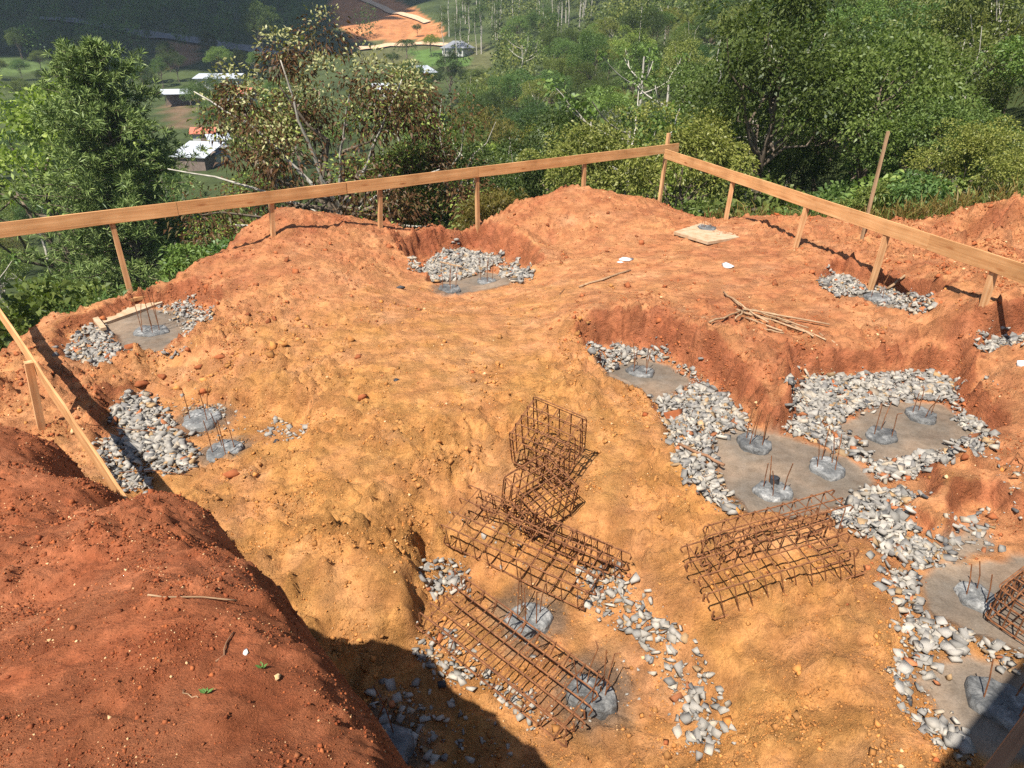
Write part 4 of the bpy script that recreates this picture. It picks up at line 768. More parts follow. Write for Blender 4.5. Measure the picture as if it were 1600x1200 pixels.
def clumps_to_leaves(C, Rc, per, L, Wd, r, up=.5, droop=.25, shell=.5):
    Vs = []
    for c, rc in zip(C, Rc):
        k = max(6, int(per * r.uniform(.7, 1.3))); d = unit(r.randn(k, 3) + [0, 0, up]); rad = rc * (shell + (1 - shell) * r.uniform(0, 1, (k, 1)) ** .6); p = c + d * rad * np.array([1, 1, .75]); dr = unit(d + r.randn(k, 3) * .6); Vs.append(leaves(p, dr, L, Wd, r, droop)[0])
    V = np.concatenate(Vs); return V, np.arange(len(V)).reshape(-1, 4)
def branch(r, a, b, r0, r1, wob=.08, n=6):
    a = np.asarray(a, float); b = np.asarray(b, float); L = np.linalg.norm(b - a); pts = [a + (b - a) * f + (r.randn(3) * wob * L * .35 * math.sin(f * 3.14)) for f in np.linspace(0, 1, n)]; return tube(pts, np.linspace(r0, r1, n), 6, False)
def make_broadleaf(seed, Ht, Rc, leafm, nclump=42, per=95, L=.3, trunkm=None, base=.35, name='broadleaf_tree', bare=0, flat=.8, clr=.3, lean=0.05, wd=.5, droop=.25):
    """a tapered trunk with limbs and a crown of leaf clumps with gaps"""
    r = np.random.RandomState(seed); root = empty(name); mb = MB(); tr = max(.07, Ht * .017); top = np.array([r.randn() * lean * Ht, r.randn() * lean * Ht, Ht * .72]); V, F = branch(r, (0, 0, -1.2), top, tr, tr * .4, .05, 8); mb.add(V, F)
    cz = Ht * (base + (1 - base) / 2); hz = Ht * (1 - base) / 2; C = []; Rs = []
    while len(C) < nclump:
        d = unit(r.randn(3)); f = r.uniform(.35, 1.0) ** .55
        if d[2] < -.55: continue
        bul = 1 + .22 * math.sin(3 * math.atan2(d[1], d[0]) + seed) + .14 * r.randn(); c = np.array([d[0] * Rc * f * bul, d[1] * Rc * f * bul, cz + d[2] * hz * f * flat * (1 + .1 * r.randn())]); C.append(c); Rs.append(Rc * clr * r.uniform(.6, 1.25))
    C = np.array(C)
    for i in range(0, nclump, 3):
        st = np.array([0, 0, 1]) * Ht * r.uniform(base * .7, .65); st[:2] = top[:2] * st[2] / top[2]; V, F = branch(r, st, C[i] * .93, tr * .42, tr * .08, .16); mb.add(V, F)
    for i in range(bare):
        a = C[r.randint(nclump)]; V, F = branch(r, [top[0] * .7, top[1] * .7, Ht * .5], a + unit(a - [0, 0, cz]) * r.uniform(.2, .6) * Rc, tr * .4, .012, .2); mb.add(V, F)
    mb.build('trunk', trunkm or M_BARK, root, True); V, F = clumps_to_leaves(C, Rs, per, L, L * wd, r, .5, droop); obj('crown', mesh('crown', V, F, [leafm]), root); return root
def make_candelabra(seed, Ht, leafm, name='candelabra_tree', nb=7, spread=.42):
    r = np.random.RandomState(seed); root = empty(name); mb = MB(); tr = Ht * .016; V, F = branch(r, (0, 0, -1.2), (r.randn() * .3, r.randn() * .3, Ht * .8), tr, tr * .45, .04, 8); mb.add(V, F); tips = []
    for i in range(nb):
        z = Ht * r.uniform(.45, .8); a = 6.283 * i / nb + r.uniform(-.4, .4); R = Ht * spread * r.uniform(.6, 1); e = np.array([math.cos(a), math.sin(a), 0]); p0 = np.array([0, 0, z]); p1 = p0 + e * R * .55 + [0, 0, R * .12]; p2 = p0 + e * R + [0, 0, R * .55]
        pts = [p0 * (1 - f) ** 2 + 2 * f * (1 - f) * p1 + f * f * p2 for f in np.linspace(0, 1, 7)]; V, F = tube(pts, np.linspace(tr * .42, .025, 7), 5, False); mb.add(V, F); tips.append(p2)
        if r.uniform() < .7: q = pts[4] + e * R * .2 + [r.randn() * .4, r.randn() * .4, R * .5]; V, F = branch(r, pts[4], q, tr * .25, .02, .1); mb.add(V, F); tips.append(q)
    tips.append(np.array([0, 0, Ht * .85])); mb.build('trunk', M_PALEBARK, root, True)
    V, F = clumps_to_leaves(np.array(tips), [Ht * .07 * r.uniform(.6, 1.3) for _ in tips], 40, .3, .17, r, .6, .35, .1); obj('crown', mesh('crown', V, F, [leafm]), root); return root
def make_eucalypt(seed, Ht):
    r = np.random.RandomState(seed); root = empty('slender_tree'); mb = MB(); V, F = branch(r, (0, 0, -1), (r.randn() * .3, r.randn() * .3, Ht * .95), .15, .03, .02, 8); mb.add(V, F); mb.build('trunk', M_PALEBARK, root, True)
    C = np.array([[r.randn() * .7, r.randn() * .7, Ht * r.uniform(.55, 1.0)] for _ in range(16)]); V, F = clumps_to_leaves(C, [r.uniform(.5, 1.0) for _ in C], 55, .34, .12, r, .2, .5, .2); obj('crown', mesh('crown', V, F, [LM['dark']]), root); return root
def make_shrub(seed, Ht, Rc, leafm, L=.16, per=70, n=24, wd=.4, name='leafy_shrub'):
    r = np.random.RandomState(seed); root = empty(name); mb = MB(); C = []; Rs = []
    for i in range(n):
        a = r.uniform(0, 6.28); q = Rc * r.uniform(.1, 1) ** .6; c = np.array([q * math.cos(a), q * math.sin(a), Ht * r.uniform(.25, 1) * (1 - .45 * (q / Rc) ** 2)]); C.append(c); Rs.append(Rc * .3 * r.uniform(.6, 1.2))
        if i % 3 == 0: V, F = branch(r, (r.randn() * .05, r.randn() * .05, -.5), c, .025, .006, .12); mb.add(V, F)
    mb.build('stem', M_BARK, root, True); V, F = clumps_to_leaves(np.array(C), Rs, per, L, L * wd, r, .4, .35, .2); obj('foliage', mesh('foliage', V, F, [leafm]), root); return root
def make_fern(seed, leafm):
    r = np.random.RandomState(seed); root = empty('fern'); Vs = []
    for i in range(15):
        a = r.uniform(0, 6.28); L = r.uniform(.5, .95); e = np.array([math.cos(a), math.sin(a), 0]); s = np.array([-e[1], e[0], 0]); h = r.uniform(.35, .7)
        f = np.linspace(.15, 1, 16); ax = e[None] * (L * f)[:, None] + np.array([0, 0, 1]) * (h * np.sin(f * 2.2))[:, None]; w = L * .30 * (1.05 - f) + .02
        for sg in (-1, 1):
            V, F = leaves(ax, unit(s[None] * sg + e * .45 + r.randn(16, 3) * .12), w, .035 + w * .16, r, .25); Vs.append(V)
    V = np.concatenate(Vs); obj('fronds', mesh('fronds', V, np.arange(len(V)).reshape(-1, 4), [leafm]), root); return root
def make_pine(seed, Ht, Rb):
    r = np.random.RandomState(seed); root = empty('pine_tree'); mb = MB(); V, F = branch(r, (0, 0, -1), (.15, .1, Ht), .2, .03, .015, 10); mb.add(V, F); Vs = []
    z = Ht * .16
    while z < Ht * .985:
        f = (z / Ht); R = Rb * (1 - f) ** .62 * (1 if f > .3 else .75 + .25 * f / .3) + .25
        for k in range(r.randint(3, 6)):
            a = r.uniform(0, 6.28); RR = R * r.uniform(.4, 1.2); e = np.array([math.cos(a), math.sin(a), 0]); tip = np.array([0, 0, z]) + e * RR + [0, 0, RR * r.uniform(.05, .4)]; b0 = np.array([.15 * f, .1 * f, z]); V, F = branch(r, b0, tip, .045 * (1 - f) + .015, .01, .12, 5); mb.add(V, F)
            m = int(5 + RR * 4.6)
            for j in range(m):
                g = r.uniform(.3, 1.03); c = b0 + (tip - b0) * g + r.randn(3) * [.22, .22, .16] * (.5 + RR * .2) + [0, 0, .1]; q = 15; d = unit(r.randn(q, 3) + [0, 0, .9] + e * .5); Vs.append(leaves(np.repeat(c[None], q, 0), d, .36, .045, r, .1)[0])
        z += r.uniform(.13, .26)
    mb.build('trunk', M_BARK, root, True); V = np.concatenate(Vs); obj('crown', mesh('crown', V, np.arange(len(V)).reshape(-1, 4), [LM['pine']]), root); return root
def place(root, loc, s=1.0, rz=0.0, tilt=0.0):
    root.location = loc; root.scale = (s, s, s); root.rotation_euler = (tilt, 0, rz); return root
vr = np.random.RandomState(42)
def at_px(px, d, sink=0.0):
    """standing point at ground distance d in the direction of a photo column"""
    r = ray(px, 100); az = math.atan2(r[0], r[1]); x, y = d * math.sin(az), d * math.cos(az); return np.array([x, y, float(hill(x, y)) - sink])
# --- the big individual trees
pine = make_pine(11, 15.0, 5.6); p = at_px(140, 37); place(pine, p, (4.2 - p[2]) / 15.0); set_tags(pine, 'tall dark green pine standing alone down the slope behind the long batter board', 'tree')
# brown tree with bare pale limbs
def make_brown():
    r = np.random.RandomState(5); root = empty('brown_leafed_tree'); mb = MB(); pale = MB(); V, F = branch(r, (0, 0, -1.5), (-.1, 0, 4.2), .26, .15, .04, 8); mb.add(V, F); C = []; Rs = []
    for i in range(78):
        a = r.uniform(0, 6.28); q = 4.9 * math.sqrt(r.uniform(.05, 1)); x, y = q * math.cos(a), q * .8 * math.sin(a); zt = 8.9 - .17 * q * q + r.randn() * .5; z = zt - r.uniform(0, 2.9); C.append((x, y, max(2.0, z))); Rs.append(r.uniform(.5, 1.15))
    for i in range(12): C.append((r.uniform(-4.2, -1.0), r.uniform(-1.5, 1.5), r.uniform(.6, 3.2))); Rs.append(r.uniform(.5, .9))
    for i in range(6): C.append((r.uniform(1.5, 4), r.uniform(-1.5, 1.5), r.uniform(.6, 2.2))); Rs.append(r.uniform(.4, .7))
    C = np.array(C)
    for i in range(0, 78, 2):
        V, F = branch(r, (-.1, 0, r.uniform(2.6, 4.3)), C[i], .09, .015, .2, 7); mb.add(V, F)
    for p2, p3 in (((1.2, -.8, 4.2), (3.4, -1.6, 3.9)), ((.9, -.6, 4.9), (3.2, -1.5, 5.6)), ((-1.6, -.8, 3.6), (-3.0, -1.0, 4.0)), ((-2.2, -.5, 5.1), (-4.6, -1, 5.6)), ((-1.2, -.9, 1.6), (-2.6, -1.4, 1.2)), ((-2.0, -.4, 6.8), (-3.6, -.8, 7.6)), ((1.5, -.6, 6.5), (2.2, -1.0, 7.9)), ((-.8, -.9, 6.5), (-.9, -1.3, 8.4)), ((.3, -.9, 6.2), (.9, -1.6, 7.6))):
        p1 = np.array([-.1, 0, min(4.0, p2[2] * .72)]); p2 = np.array(p2); p3 = np.array(p3); pts = [p1 * (1 - f) ** 2 + 2 * f * (1 - f) * p2 + f * f * p3 + r.randn(3) * .03 for f in np.linspace(0, 1, 9)]; V, F = tube(pts, np.linspace(.075, .016, 9), 6); pale.add(V, F)
    mb.build('trunk', M_BARK, root, True); pale.build('bare_branches', M_PALEBARK, root, True)
    V, F = clumps_to_leaves(C, Rs, 260, .15, .06, r, .1, .5, .15); obj('crown', mesh('crown', V, F, [LM['brown']]), root)
    T = np.array([c + [0, 0, .4] for c in C[:78] if c[2] > 6.2 + .3 * c[0]][:26]); V, F = clumps_to_leaves(T, [.75] * len(T), 105, .13, .06, r, .9, .2, .2); obj('blossom', mesh('blossom', V, F, [LM['cream']]), root); 
    T = np.array([c for c in C if r.uniform() < .35]); V, F = clumps_to_leaves(T, [.9] * len(T), 110, .13, .055, r, .4, .3, .3); obj('green_shoots', mesh('green_shoots', V, F, [LM['light']]), root); return root
bt = make_brown(); p = at_px(512, 25.5); place(bt, p, (4.7 - p[2]) / 9.3); set_tags(bt, 'brown leafed tree with bare pale limbs and cream flowers on top behind the batter board', 'tree')
# --- prototypes for the forest
PROTO = {
 'dark1': make_broadleaf(21, 9, 3.3, LM['dark'], 54, 300, .155), 'dark2': make_broadleaf(22, 10, 3.0, LM['dark'], 50, 300, .15, base=.28), 'mid1': make_broadleaf(23, 8.5, 3.2, LM['mid'], 52, 300, .155), 'mid2': make_broadleaf(24, 9.5, 2.8, LM['mid'], 44, 290, .145, base=.3, bare=4, trunkm=M_PALEBARK),
 'light1': make_broadleaf(25, 8, 2.9, LM['light'], 44, 290, .155), 'light2': make_broadleaf(26, 9, 2.6, LM['light'], 38, 240, .155, bare=5, trunkm=M_PALEBARK, base=.35), 'yellow1': make_broadleaf(27, 7, 2.6, LM['yellow'], 40, 290, .14), 'silver1': make_broadleaf(28, 7, 2.2, LM['silver'], 34, 280, .12),
 'olive1': make_broadleaf(29, 7.5, 2.8, LM['olive'], 44, 200, .3, wd=.14, droop=.6, base=.1), 'cand1': make_candelabra(30, 10, LM['light']), 'cand2': make_candelabra(31, 11, LM['mid'], nb=5), 'euc1': make_eucalypt(32, 15), 'euc2': make_eucalypt(33, 13)}
LAB = {'dark': ('dark broadleaf tree', 'tree'), 'mid': ('mid green broadleaf tree', 'tree'), 'light': ('bright loose crowned tree', 'tree'), 'yellow': ('yellow green rounded tree', 'tree'), 'silver': ('silvery grey green tree', 'tree'), 'olive': ('olive drooping bamboo tree', 'tree'), 'cand': ('pale candelabra tree', 'tree'), 'euc': ('slender straight trunked tree', 'tree')}
used = set()
def inst(key, loc, s, rz, where, own=None):
    o = PROTO[key]
    if key in used: o = copy_tree(o)
    used.add(key); place(o, loc, s, rz, vr.randn() * .03); l, c = LAB[key.rstrip('12')]; set_tags(o, own or f'{l} {where}', c, f'{l}s {where}'); return o
# hand-placed trees (photo column, distance, prototype, pixel row of the top, label)
for px, d, key, ytop, lab in [(995,30,'cand1',118,'tall pale stemmed candelabra tree rising right behind the fence corner'),(1130,42,'dark2',118,'broad dark round tree behind the forest side batter board'),(1260,46,'olive1',88,'large olive brown drooping bamboo clump above the forest side board'),(1375,42,'light2',60,'bright tree with pale twigs behind the tall stake'),
  (1500,34,'mid2',60,'tall grey green tree with pale bare branches near the grassy bank'),(1490,27,'mid1',140,'white trunked tree standing in the grass beyond the red mound'),(1290,34,'dark1',205,'low dark tree right behind the forest side batter board'),(1000,42,'silver1',150,'silvery tree next to the candelabra tree by the fence corner'),(870,52,'silver1',185,'silvery low tree in the hollow behind the long batter board'),
  (1005,75,'cand2',42,'far pale candelabra tree standing clear above the hollow'),(1045,62,'cand2',75,'thin white stemmed tree beside the far candelabra tree'),(30,44,'light1',112,'loose green tree with white branches left of the pine'),(760,60,'olive1',150,'olive shrubby tree in the hollow right of the brown tree'),(850,60,'yellow1',190,'yellow green bush tree low in the hollow'),
  (780,36,'mid2',230,'mid green leafy tree right behind the middle of the long batter board'),(1180,55,'yellow1',150,'yellow tinged tree between the dark round tree and the bamboo'),(1570,24,'light1',190,'bright leafy tree over the grassy bank')]:
    p = at_px(px, d); zt = Zat(px, ytop, p[1]); inst(key, p, max(.3, (zt - p[2]) / {'cand1': 10.2, 'cand2': 11, 'dark2': 10, 'olive1': 7.4, 'light2': 9, 'mid2': 9.5, 'mid1': 8.5, 'dark1': 9, 'silver1': 7, 'yellow1': 7, 'light1': 8}[key]), vr.uniform(0, 6.28), '', lab)
# forest on the right and in the hollow: nearer trees one by one
OPEN = [[(140,112),(215,100),(250,75),(440,72),(440,262),(240,262),(140,200)], [(500,-40),(700,-40),(775,60),(775,112),(610,125),(500,80)]]
def open_area(px, py): return any(bool(inpoly(np.array(px), np.array(py), o)) for o in OPEN)
pts = []; tries = 0; nfor = 0
while nfor < 295 and tries < 20000:
    tries += 1; az = math.radians(vr.uniform(-42, 46) if vr.uniform() < .3 else vr.uniform(-9, 46)); d = 26 + 130 * vr.uniform(0, 1) ** 1.15
    if math.degrees(az) < -9 and d < 31: continue
    if math.degrees(az) > 28 and d < 33: continue
    x, y = d * math.sin(az), d * math.cos(az); z = float(hill(x, y)); sp_ = 3.0 + d * .018
    a_, b_ = pix(x, y, z); a2, b2 = pix(x, y, z + 5)
    if open_area(float(a_), float(b_)) or (open_area(float(a2), float(b2)) and a2 < 800): continue
    if 140 < a_ < 480 and d > 52 and b2 < 262: continue
    if 555 < a_ < 790 and b2 < 118: continue
    if any((x - q[0]) ** 2 + (y - q[1]) ** 2 < sp_ ** 2 for q in pts): continue
    pts.append((x, y)); deg = math.degrees(az); w = {'dark1': 2.6, 'dark2': 2.6, 'mid1': 3, 'mid2': 2, 'light1': 2.3, 'light2': 2.2, 'yellow1': .9, 'silver1': .6, 'olive1': .7, 'cand1': .35, 'cand2': .35, 'euc1': .2, 'euc2': .2}
    ks = list(w); key = ks[vr.choice(len(ks), p=np.array([w[k] for k in ks]) / sum(w.values()))]
    s = vr.uniform(.7, 1.1) * (1.0 if deg > -9 else .7)
    siz = 'small ' if s < .78 else ('tall ' if s > 1.0 else '')
    far_ = 'close behind the fence' if d < 45 else ('midway up' if d < 90 else 'high up')
    where = f'{far_} on the slope past the fence corner' if deg > 14 else (f'{far_} in the hollow by the brown tree' if deg > -8 else f'{far_} on the slope by the pine')
    o_ = inst(key, (x, y, z), s, vr.uniform(0, 6.28), where); o_['label'] = siz + o_['label']; nfor += 1
print('forest', nfor)
# far trees that still read one by one: behind the houses
for px, d, key, ytop, lab in [(415,225,'dark2',-2,'tall dark green tree beside the far road'),(675,232,'yellow1',52,'yellow green round tree beside the grey roofed house'),(655,262,'dark1',36,'small dark round tree on the cleared red slope'),(850,205,'dark1',8,'big dark tree group behind the grey roofed house'),(810,215,'mid1',22,'broad green tree above the grey roofed house'),(745,262,'dark2',20,'dark tree at the foot of the slender trunks'),(780,258,'dark1',18,'dense tree behind the grey roofed house'),
  (245,215,'mid1',95,'small round tree at the edge of the pasture'),(222,225,'light1',104,'tiny bright tree at the edge of the pasture'),(345,212,'mid1',70,'green tree behind the long pale roof'),(325,160,'dark1',112,'dark tree in front of the long pale roof'),(330,140,'dark2',140,'dark tree between the red roof and the white shed'),(300,172,'mid1',128,'bushy tree beside the open white shed'),(215,250,'dark1',50,'broad dark tree above the pasture'),(170,252,'dark2',62,'dark shaded tree above the pasture'),(240,262,'dark2',52,'grey green shaded tree by the bare bank'),(615,215,'dark1',80,'dark tree below the palm'),(372,104,'mid1',195,'dark leafy tree right of the white roofed shed'),(420,120,'light1',175,'green tree below the brown crown')]:
    p = at_px(px, d); zt = Zat(px, ytop, p[1]); h_ = {'dark1': 9, 'dark2': 10, 'mid1': 8.5, 'light1': 8, 'yellow1': 7}[key]; inst(key, p, max(.35, (zt - p[2]) / h_), vr.uniform(0, 6.28), '', lab)
# small trees scattered between the houses of the valley
HPX = [(283,127,24),(313,128,16),(268,188,28),(338,200,44),(370,182,24),(300,146,18),(322,138,16)]
cnt = 0
while cnt < 62:
    px = vr.uniform(-20, 440); d = vr.uniform(75, 250)
    if any(abs(px - q[0]) < q[2] + 14 and d < q[1] + 4 and d > q[1] - 60 for q in HPX): continue
    inst(vr.choice(['dark1', 'mid1', 'mid2', 'light1', 'dark2']), at_px(px, d), vr.uniform(.5, .95), vr.uniform(0, 6.28), 'below the white roofed shed' if d < 110 else ('around the red tiled house' if d < 170 else ('at the pasture edge' if px < 230 else 'by the far road'))); cnt += 1
# slender trees of the plantation at the top
for i in range(60):
    px = vr.uniform(690, 1030); d = vr.uniform(215, 300); p = at_px(px, d); inst('euc1' if i % 2 else 'euc2', p, vr.uniform(.9, 1.35), vr.uniform(0, 6.28), 'in the plantation above the grey roofed house')
# far wooded hillsides: canopy that reads as one mass
def canopy(name, n, dom, mats, seed, size=2.6):
    r = np.random.RandomState(seed); Vs = []; ms = []; cnt = 0
    while cnt < n:
        az = math.radians(r.uniform(*dom[0])); d = r.uniform(*dom[1]); x, y = d * math.sin(az), d * math.cos(az); z = float(hill(x, y)); a_, b_ = pix(x, y, z); a2, b2 = pix(x, y, z + 7)
        if b2 > 1200 or open_area(float(a_), float(b_)) or open_area(float(a2), float(b2)): 
            if r.uniform() < .98: continue
        h = r.uniform(5, 10); R = r.uniform(1.6, 3.2); k = 120; dd = unit(r.randn(k, 3) + [0, 0, .35]); p = np.array([x, y, z + h * .55]) + dd * np.array([R, R, h * .45]) * r.uniform(.6, 1.05, (k, 1)); Vs.append(leaves(p, unit(dd + r.randn(k, 3) * .6), 0.62, .42, r, .2)[0]); ms += [r.randint(len(mats))] * k; cnt += 1
    V = np.concatenate(Vs); o = obj(name, mesh(name, V, np.arange(len(V)).reshape(-1, 4), mats, False, ms)); set_tags(o, kind='stuff'); return o
canopy('far_forest', 560, ((-44, -9), (235, 400)), [LM['dark'], LM['mid'], LM['dark']], 61); canopy('far_forest', 680, ((-4, 44), (120, 330)), [LM['dark'], LM['mid'], LM['mid'], LM['light']], 62)
# --- undergrowth along the rim
SH = {'a': make_shrub(71, 1.9, 1.2, LM['mid'], .20, 80, 30, .35), 'b': make_shrub(72, 1.6, 1.1, LM['light'], .17, 80, 28, .4), 'c': make_shrub(73, 1.4, 1.0, LM['dark'], .2, 75, 26, .5), 'd': make_shrub(74, 1.3, 1.0, LM['olive'], .2, 80, 22, .15), 'e': make_fern(75, LM['fern']), 'f': make_fern(76, LM['grass'])}
SL = {'a': ('mid green leafy shrub', 'shrub'), 'b': ('bright green leafy shrub', 'shrub'), 'c': ('dark green leafy shrub', 'shrub'), 'd': ('dry olive shrub', 'shrub'), 'e': ('dark green fern', 'fern'), 'f': ('bright green fern', 'fern')}
def ground_any(x, y): return max(float(hsite(x, y)) if (GX[0] < x < GX[-1] and GY[0] < y < GY[-1]) else -99, float(hill(x, y)))
su = set()
def span_a(px): return 'at its corner post' if px > 911 else next(f'between its {a_} and {b_} posts' for a_, b_, lim in (('first', 'second', 747), ('second', 'third', 594), ('third', 'fourth', 427), ('fourth', 'fifth', -999)) if px > lim)
def span_b(px): return next((f'by its {a_} post' for a_, lim in (('first', 1190), ('second', 1300), ('third', 1450)) if px < lim), 'by its fourth post')
def shrub(k, x, y, s, where):
    if 2.6 < x < 6.4 and 18.0 < y < 22.6: return      # keep the fence corner clear
    o = SH[k] if k not in su else copy_tree(SH[k]); su.add(k); place(o, (x, y, ground_any(x, y) - .05), s, vr.uniform(0, 6.28), vr.randn() * .06); set_tags(o, f'{SL[k][0]} {where}', SL[k][1], f'{SL[k][0]}s {where}')
# dense band just outside the rim: rim line in plan, offset outwards
rim = [(-60,505,-.2),(60,500,-.15),(130,490,-.1),(200,463,-.05),(300,410,.2),(370,365,.42),(425,345,.5),(510,338,.55),(560,350,.3),(600,352,.2),(680,352,.15),(745,348,.12),(800,320,.35),(870,296,.5),(920,304,.4),(985,318,.05),(1035,335,-.45),(1110,340,.1),(1180,338,.3),(1250,340,.38),(1300,342,.42),(1400,354,.6),(1430,350,.65),(1480,345,.8),(1520,321,1.1),(1600,312,1.35)]
RP = np.array([P(*q)[:2] for q in rim])
for i in range(len(RP) - 1):
    a, b = RP[i], RP[i + 1]; L = np.linalg.norm(b - a); mx_ = (rim[i][0] + rim[i + 1][0]) / 2; e = (b - a) / max(L, 1e-6); nrm = unit((a + b) / 2)
    left = mx_ < 330; right = mx_ > 1150
    dens = 9 if left else (3.2 if right else 5.0)
    for k in range(int(L * dens) + 1):
        o_ = vr.uniform(2.6 if 960 < mx_ < 1115 else .55, 5.5); p = a + e * vr.uniform(0, L) + nrm * o_
        if left: key = vr.choice(list('eeeefffab')); s = vr.uniform(.7, 1.3); where = 'on the bank below the left end of the long batter board'.replace('left end', 'pasture end')
        elif right: key = vr.choice(list('abdfffe')); s = vr.uniform(.5, .95); where = 'beyond the forest side board ' + span_b(mx_)
        else: key = vr.choice(list('aabbccdef')); s = vr.uniform(.7, 1.35); where = 'below the long batter board ' + span_a(mx_)
        if right and o_ < 1.2: key, s = 'f', vr.uniform(.4, .6)
        shrub(key, p[0], p[1], s * (.75 if o_ < 1.3 else 1.1), where)
for i in range(60):
    az = math.radians(vr.uniform(-20, 34)); d = vr.uniform(22, 34); x, y = d * math.sin(az), d * math.cos(az)
    if (math.degrees(az) > 20 and d < 23): continue
    shrub(vr.choice(list('aabbcd')), x, y, vr.uniform(1.1, 2.0), 'lower down the slope behind the fence')
# grass (uncountable) on the right bank and pasture fringe
def grass(name, n, region, mat, seed, hmin, hmax, wd=.012):
    r = np.random.RandomState(seed); P_ = []
    while len(P_) < n:
        x, y = region(r)
        if x is None: continue
        P_.append((x, y, ground_any(x, y) - .03))
    P_ = np.array(P_); d = unit(r.randn(n, 3) * .35 + [0, 0, 1]); V, F = leaves(P_, d, r.uniform(hmin, hmax, n), wd, r, .25); o = obj(name, mesh(name, V, F, [mat])); set_tags(o, kind='stuff')
def reg_right(r):
    t = r.uniform(0, 1); i = 17 + int(t * 8); a, b = RP[i], RP[i + 1]; p = a + (b - a) * r.uniform(0, 1); p = p + unit(p) * r.uniform(.25, 5.5); return p[0], p[1]
grass('dry_grass', 9000, reg_right, LM['dry'], 81, .25, .75, .02); grass('green_grass', 6000, reg_right, LM['grass'], 82, .15, .45, .025)
def reg_left(r):
    i = r.randint(0, 8); a, b = RP[i], RP[i + 1]; p = a + (b - a) * r.uniform(0, 1); p = p + unit(p) * r.uniform(.1, 3.5); return p[0], p[1]
grass('bank_grass', 7000, reg_left, LM['grass'], 83, .15, .5, .02)
# ---------------------------------------------------------------- houses in the valley
M_WROOF = flat_mat('white_sheet_roof', [(.3, (.36, .38, .42)), (.7, (.46, .48, .51))], 1.2, .5, .1, stretch=(1, 6, 1)); M_GROOF = flat_mat('grey_sheet_roof', [(.3, (.15, .155, .17)), (.7, (.22, .225, .24))], 2, .6, .2, stretch=(1, 6, 1)); M_RROOF = flat_mat('red_tile_roof', [(.3, (.36, .10, .06)), (.7, (.52, .18, .11))], 3, .85, .3)
M_WALLW = flat_mat('pale_wall', [(.3, (.36, .35, .32)), (.7, (.46, .45, .42))], 1.5, .9, .1); M_WALLB = flat_mat('brown_wall', [(.3, (.12, .09, .07)), (.7, (.20, .15, .12))], 2, .9, .1); M_GLASS = flat_mat('dark_pane', [(.3, (.02, .025, .03)), (.7, (.05, .06, .07))], 2, .15, 0, spec=.6)
def house(label, px, d, W, D, wh, rh, yaw, roofm, wallm, kind='gable', nwin=3, group=None, open_front=False):
    p = at_px(px, d); W *= .86; D *= .86; wh *= .9; rh *= .9; root = empty('house', p, yaw); root.location.z = p[2] - .2; set_tags(root, label, 'house', group or 'houses in the valley'); mb = MB(); 
    if open_front:
        for sx in (-1, 1):
            for sy in (-1, 1): q = MB(); q.box((sx * W * .45, sy * D * .45, wh / 2), (.18, .18, wh)); q.build('post', M_WALLB, root)
        mb.box((0, D * .44, wh * .45), (W * .86, .15, wh * .9)); mb.build('wall', wallm, root)
    else:
        for n_, c_, s_ in (('wall', (0, -D / 2, wh / 2), (W, .2, wh)), ('wall', (0, D / 2, wh / 2), (W, .2, wh)), ('wall', (-W / 2 + .1, 0, wh / 2), (.2, D - .21, wh)), ('wall', (W / 2 - .1, 0, wh / 2), (.2, D - .21, wh))):
            q = MB(); q.box(c_, s_); q.build(n_, wallm, root)
        for i in range(nwin):
            x = -W / 2 + W * (i + .5) / nwin
            if i == nwin // 2: q = MB(); q.box((x, -D / 2 - .11, 1.05), (.95, .06, 2.1)); q.build('door', M_WALLB, root)
            else:
                q = MB(); q.box((x, -D / 2 - .11, wh * .55), (1.1, .05, 1.0)); w_ = q.build('window', M_WALLW, root); q = MB(); q.box((x, -D / 2 - .145, wh * .55), (.95, .03, .85)); q.build('pane', M_GLASS, w_)
    ov = .5; X_, Y_ = W / 2 + ov, D / 2 + ov; t = .12
    def slab(name, quad):
        quad = np.array(quad, float); q = MB(); q.add(np.concatenate([quad, quad + [0, 0, t]]), [[3, 2, 1, 0], [4, 5, 6, 7], [0, 1, 5, 4], [1, 2, 6, 5], [2, 3, 7, 6], [3, 0, 4, 7]] if len(quad) == 4 else [[2, 1, 0], [3, 4, 5], [0, 1, 4, 3], [1, 2, 5, 4], [2, 0, 3, 5]]); q.build(name, roofm, root)
    if kind == 'gable': 
        slab('roof_slope', [(-X_, -Y_, wh), (X_, -Y_, wh), (X_, -.01, wh + rh), (-X_, -.01, wh + rh)]); slab('roof_slope', [(-X_, .01, wh + rh), (X_, .01, wh + rh), (X_, Y_, wh), (-X_, Y_, wh)])
        for sx in (-1, 1): q = MB(); q.add([(sx * (W / 2 - .1), -D / 2, wh), (sx * (W / 2 - .1), D / 2, wh), (sx * (W / 2 - .1), 0, wh + rh * .88)], [[0, 1, 2]]); q.build('gable_wall', wallm, root)
    elif kind == 'hip':
        r_ = W * .22; slab('roof_slope', [(-X_, -Y_, wh), (X_, -Y_, wh), (r_, 0, wh + rh), (-r_, 0, wh + rh)]); slab('roof_slope', [(X_, Y_, wh), (-X_, Y_, wh), (-r_, 0, wh + rh), (r_, 0, wh + rh)]); slab('roof_slope', [(X_, -Y_, wh), (X_, Y_, wh), (r_, 0, wh + rh)]); slab('roof_slope', [(-X_, Y_, wh), (-X_, -Y_, wh), (-r_, 0, wh + rh)])
    else: slab('roof_slope', [(-X_, -Y_, wh), (X_, -Y_, wh), (X_, Y_, wh + rh), (-X_, Y_, wh + rh)])
    return root
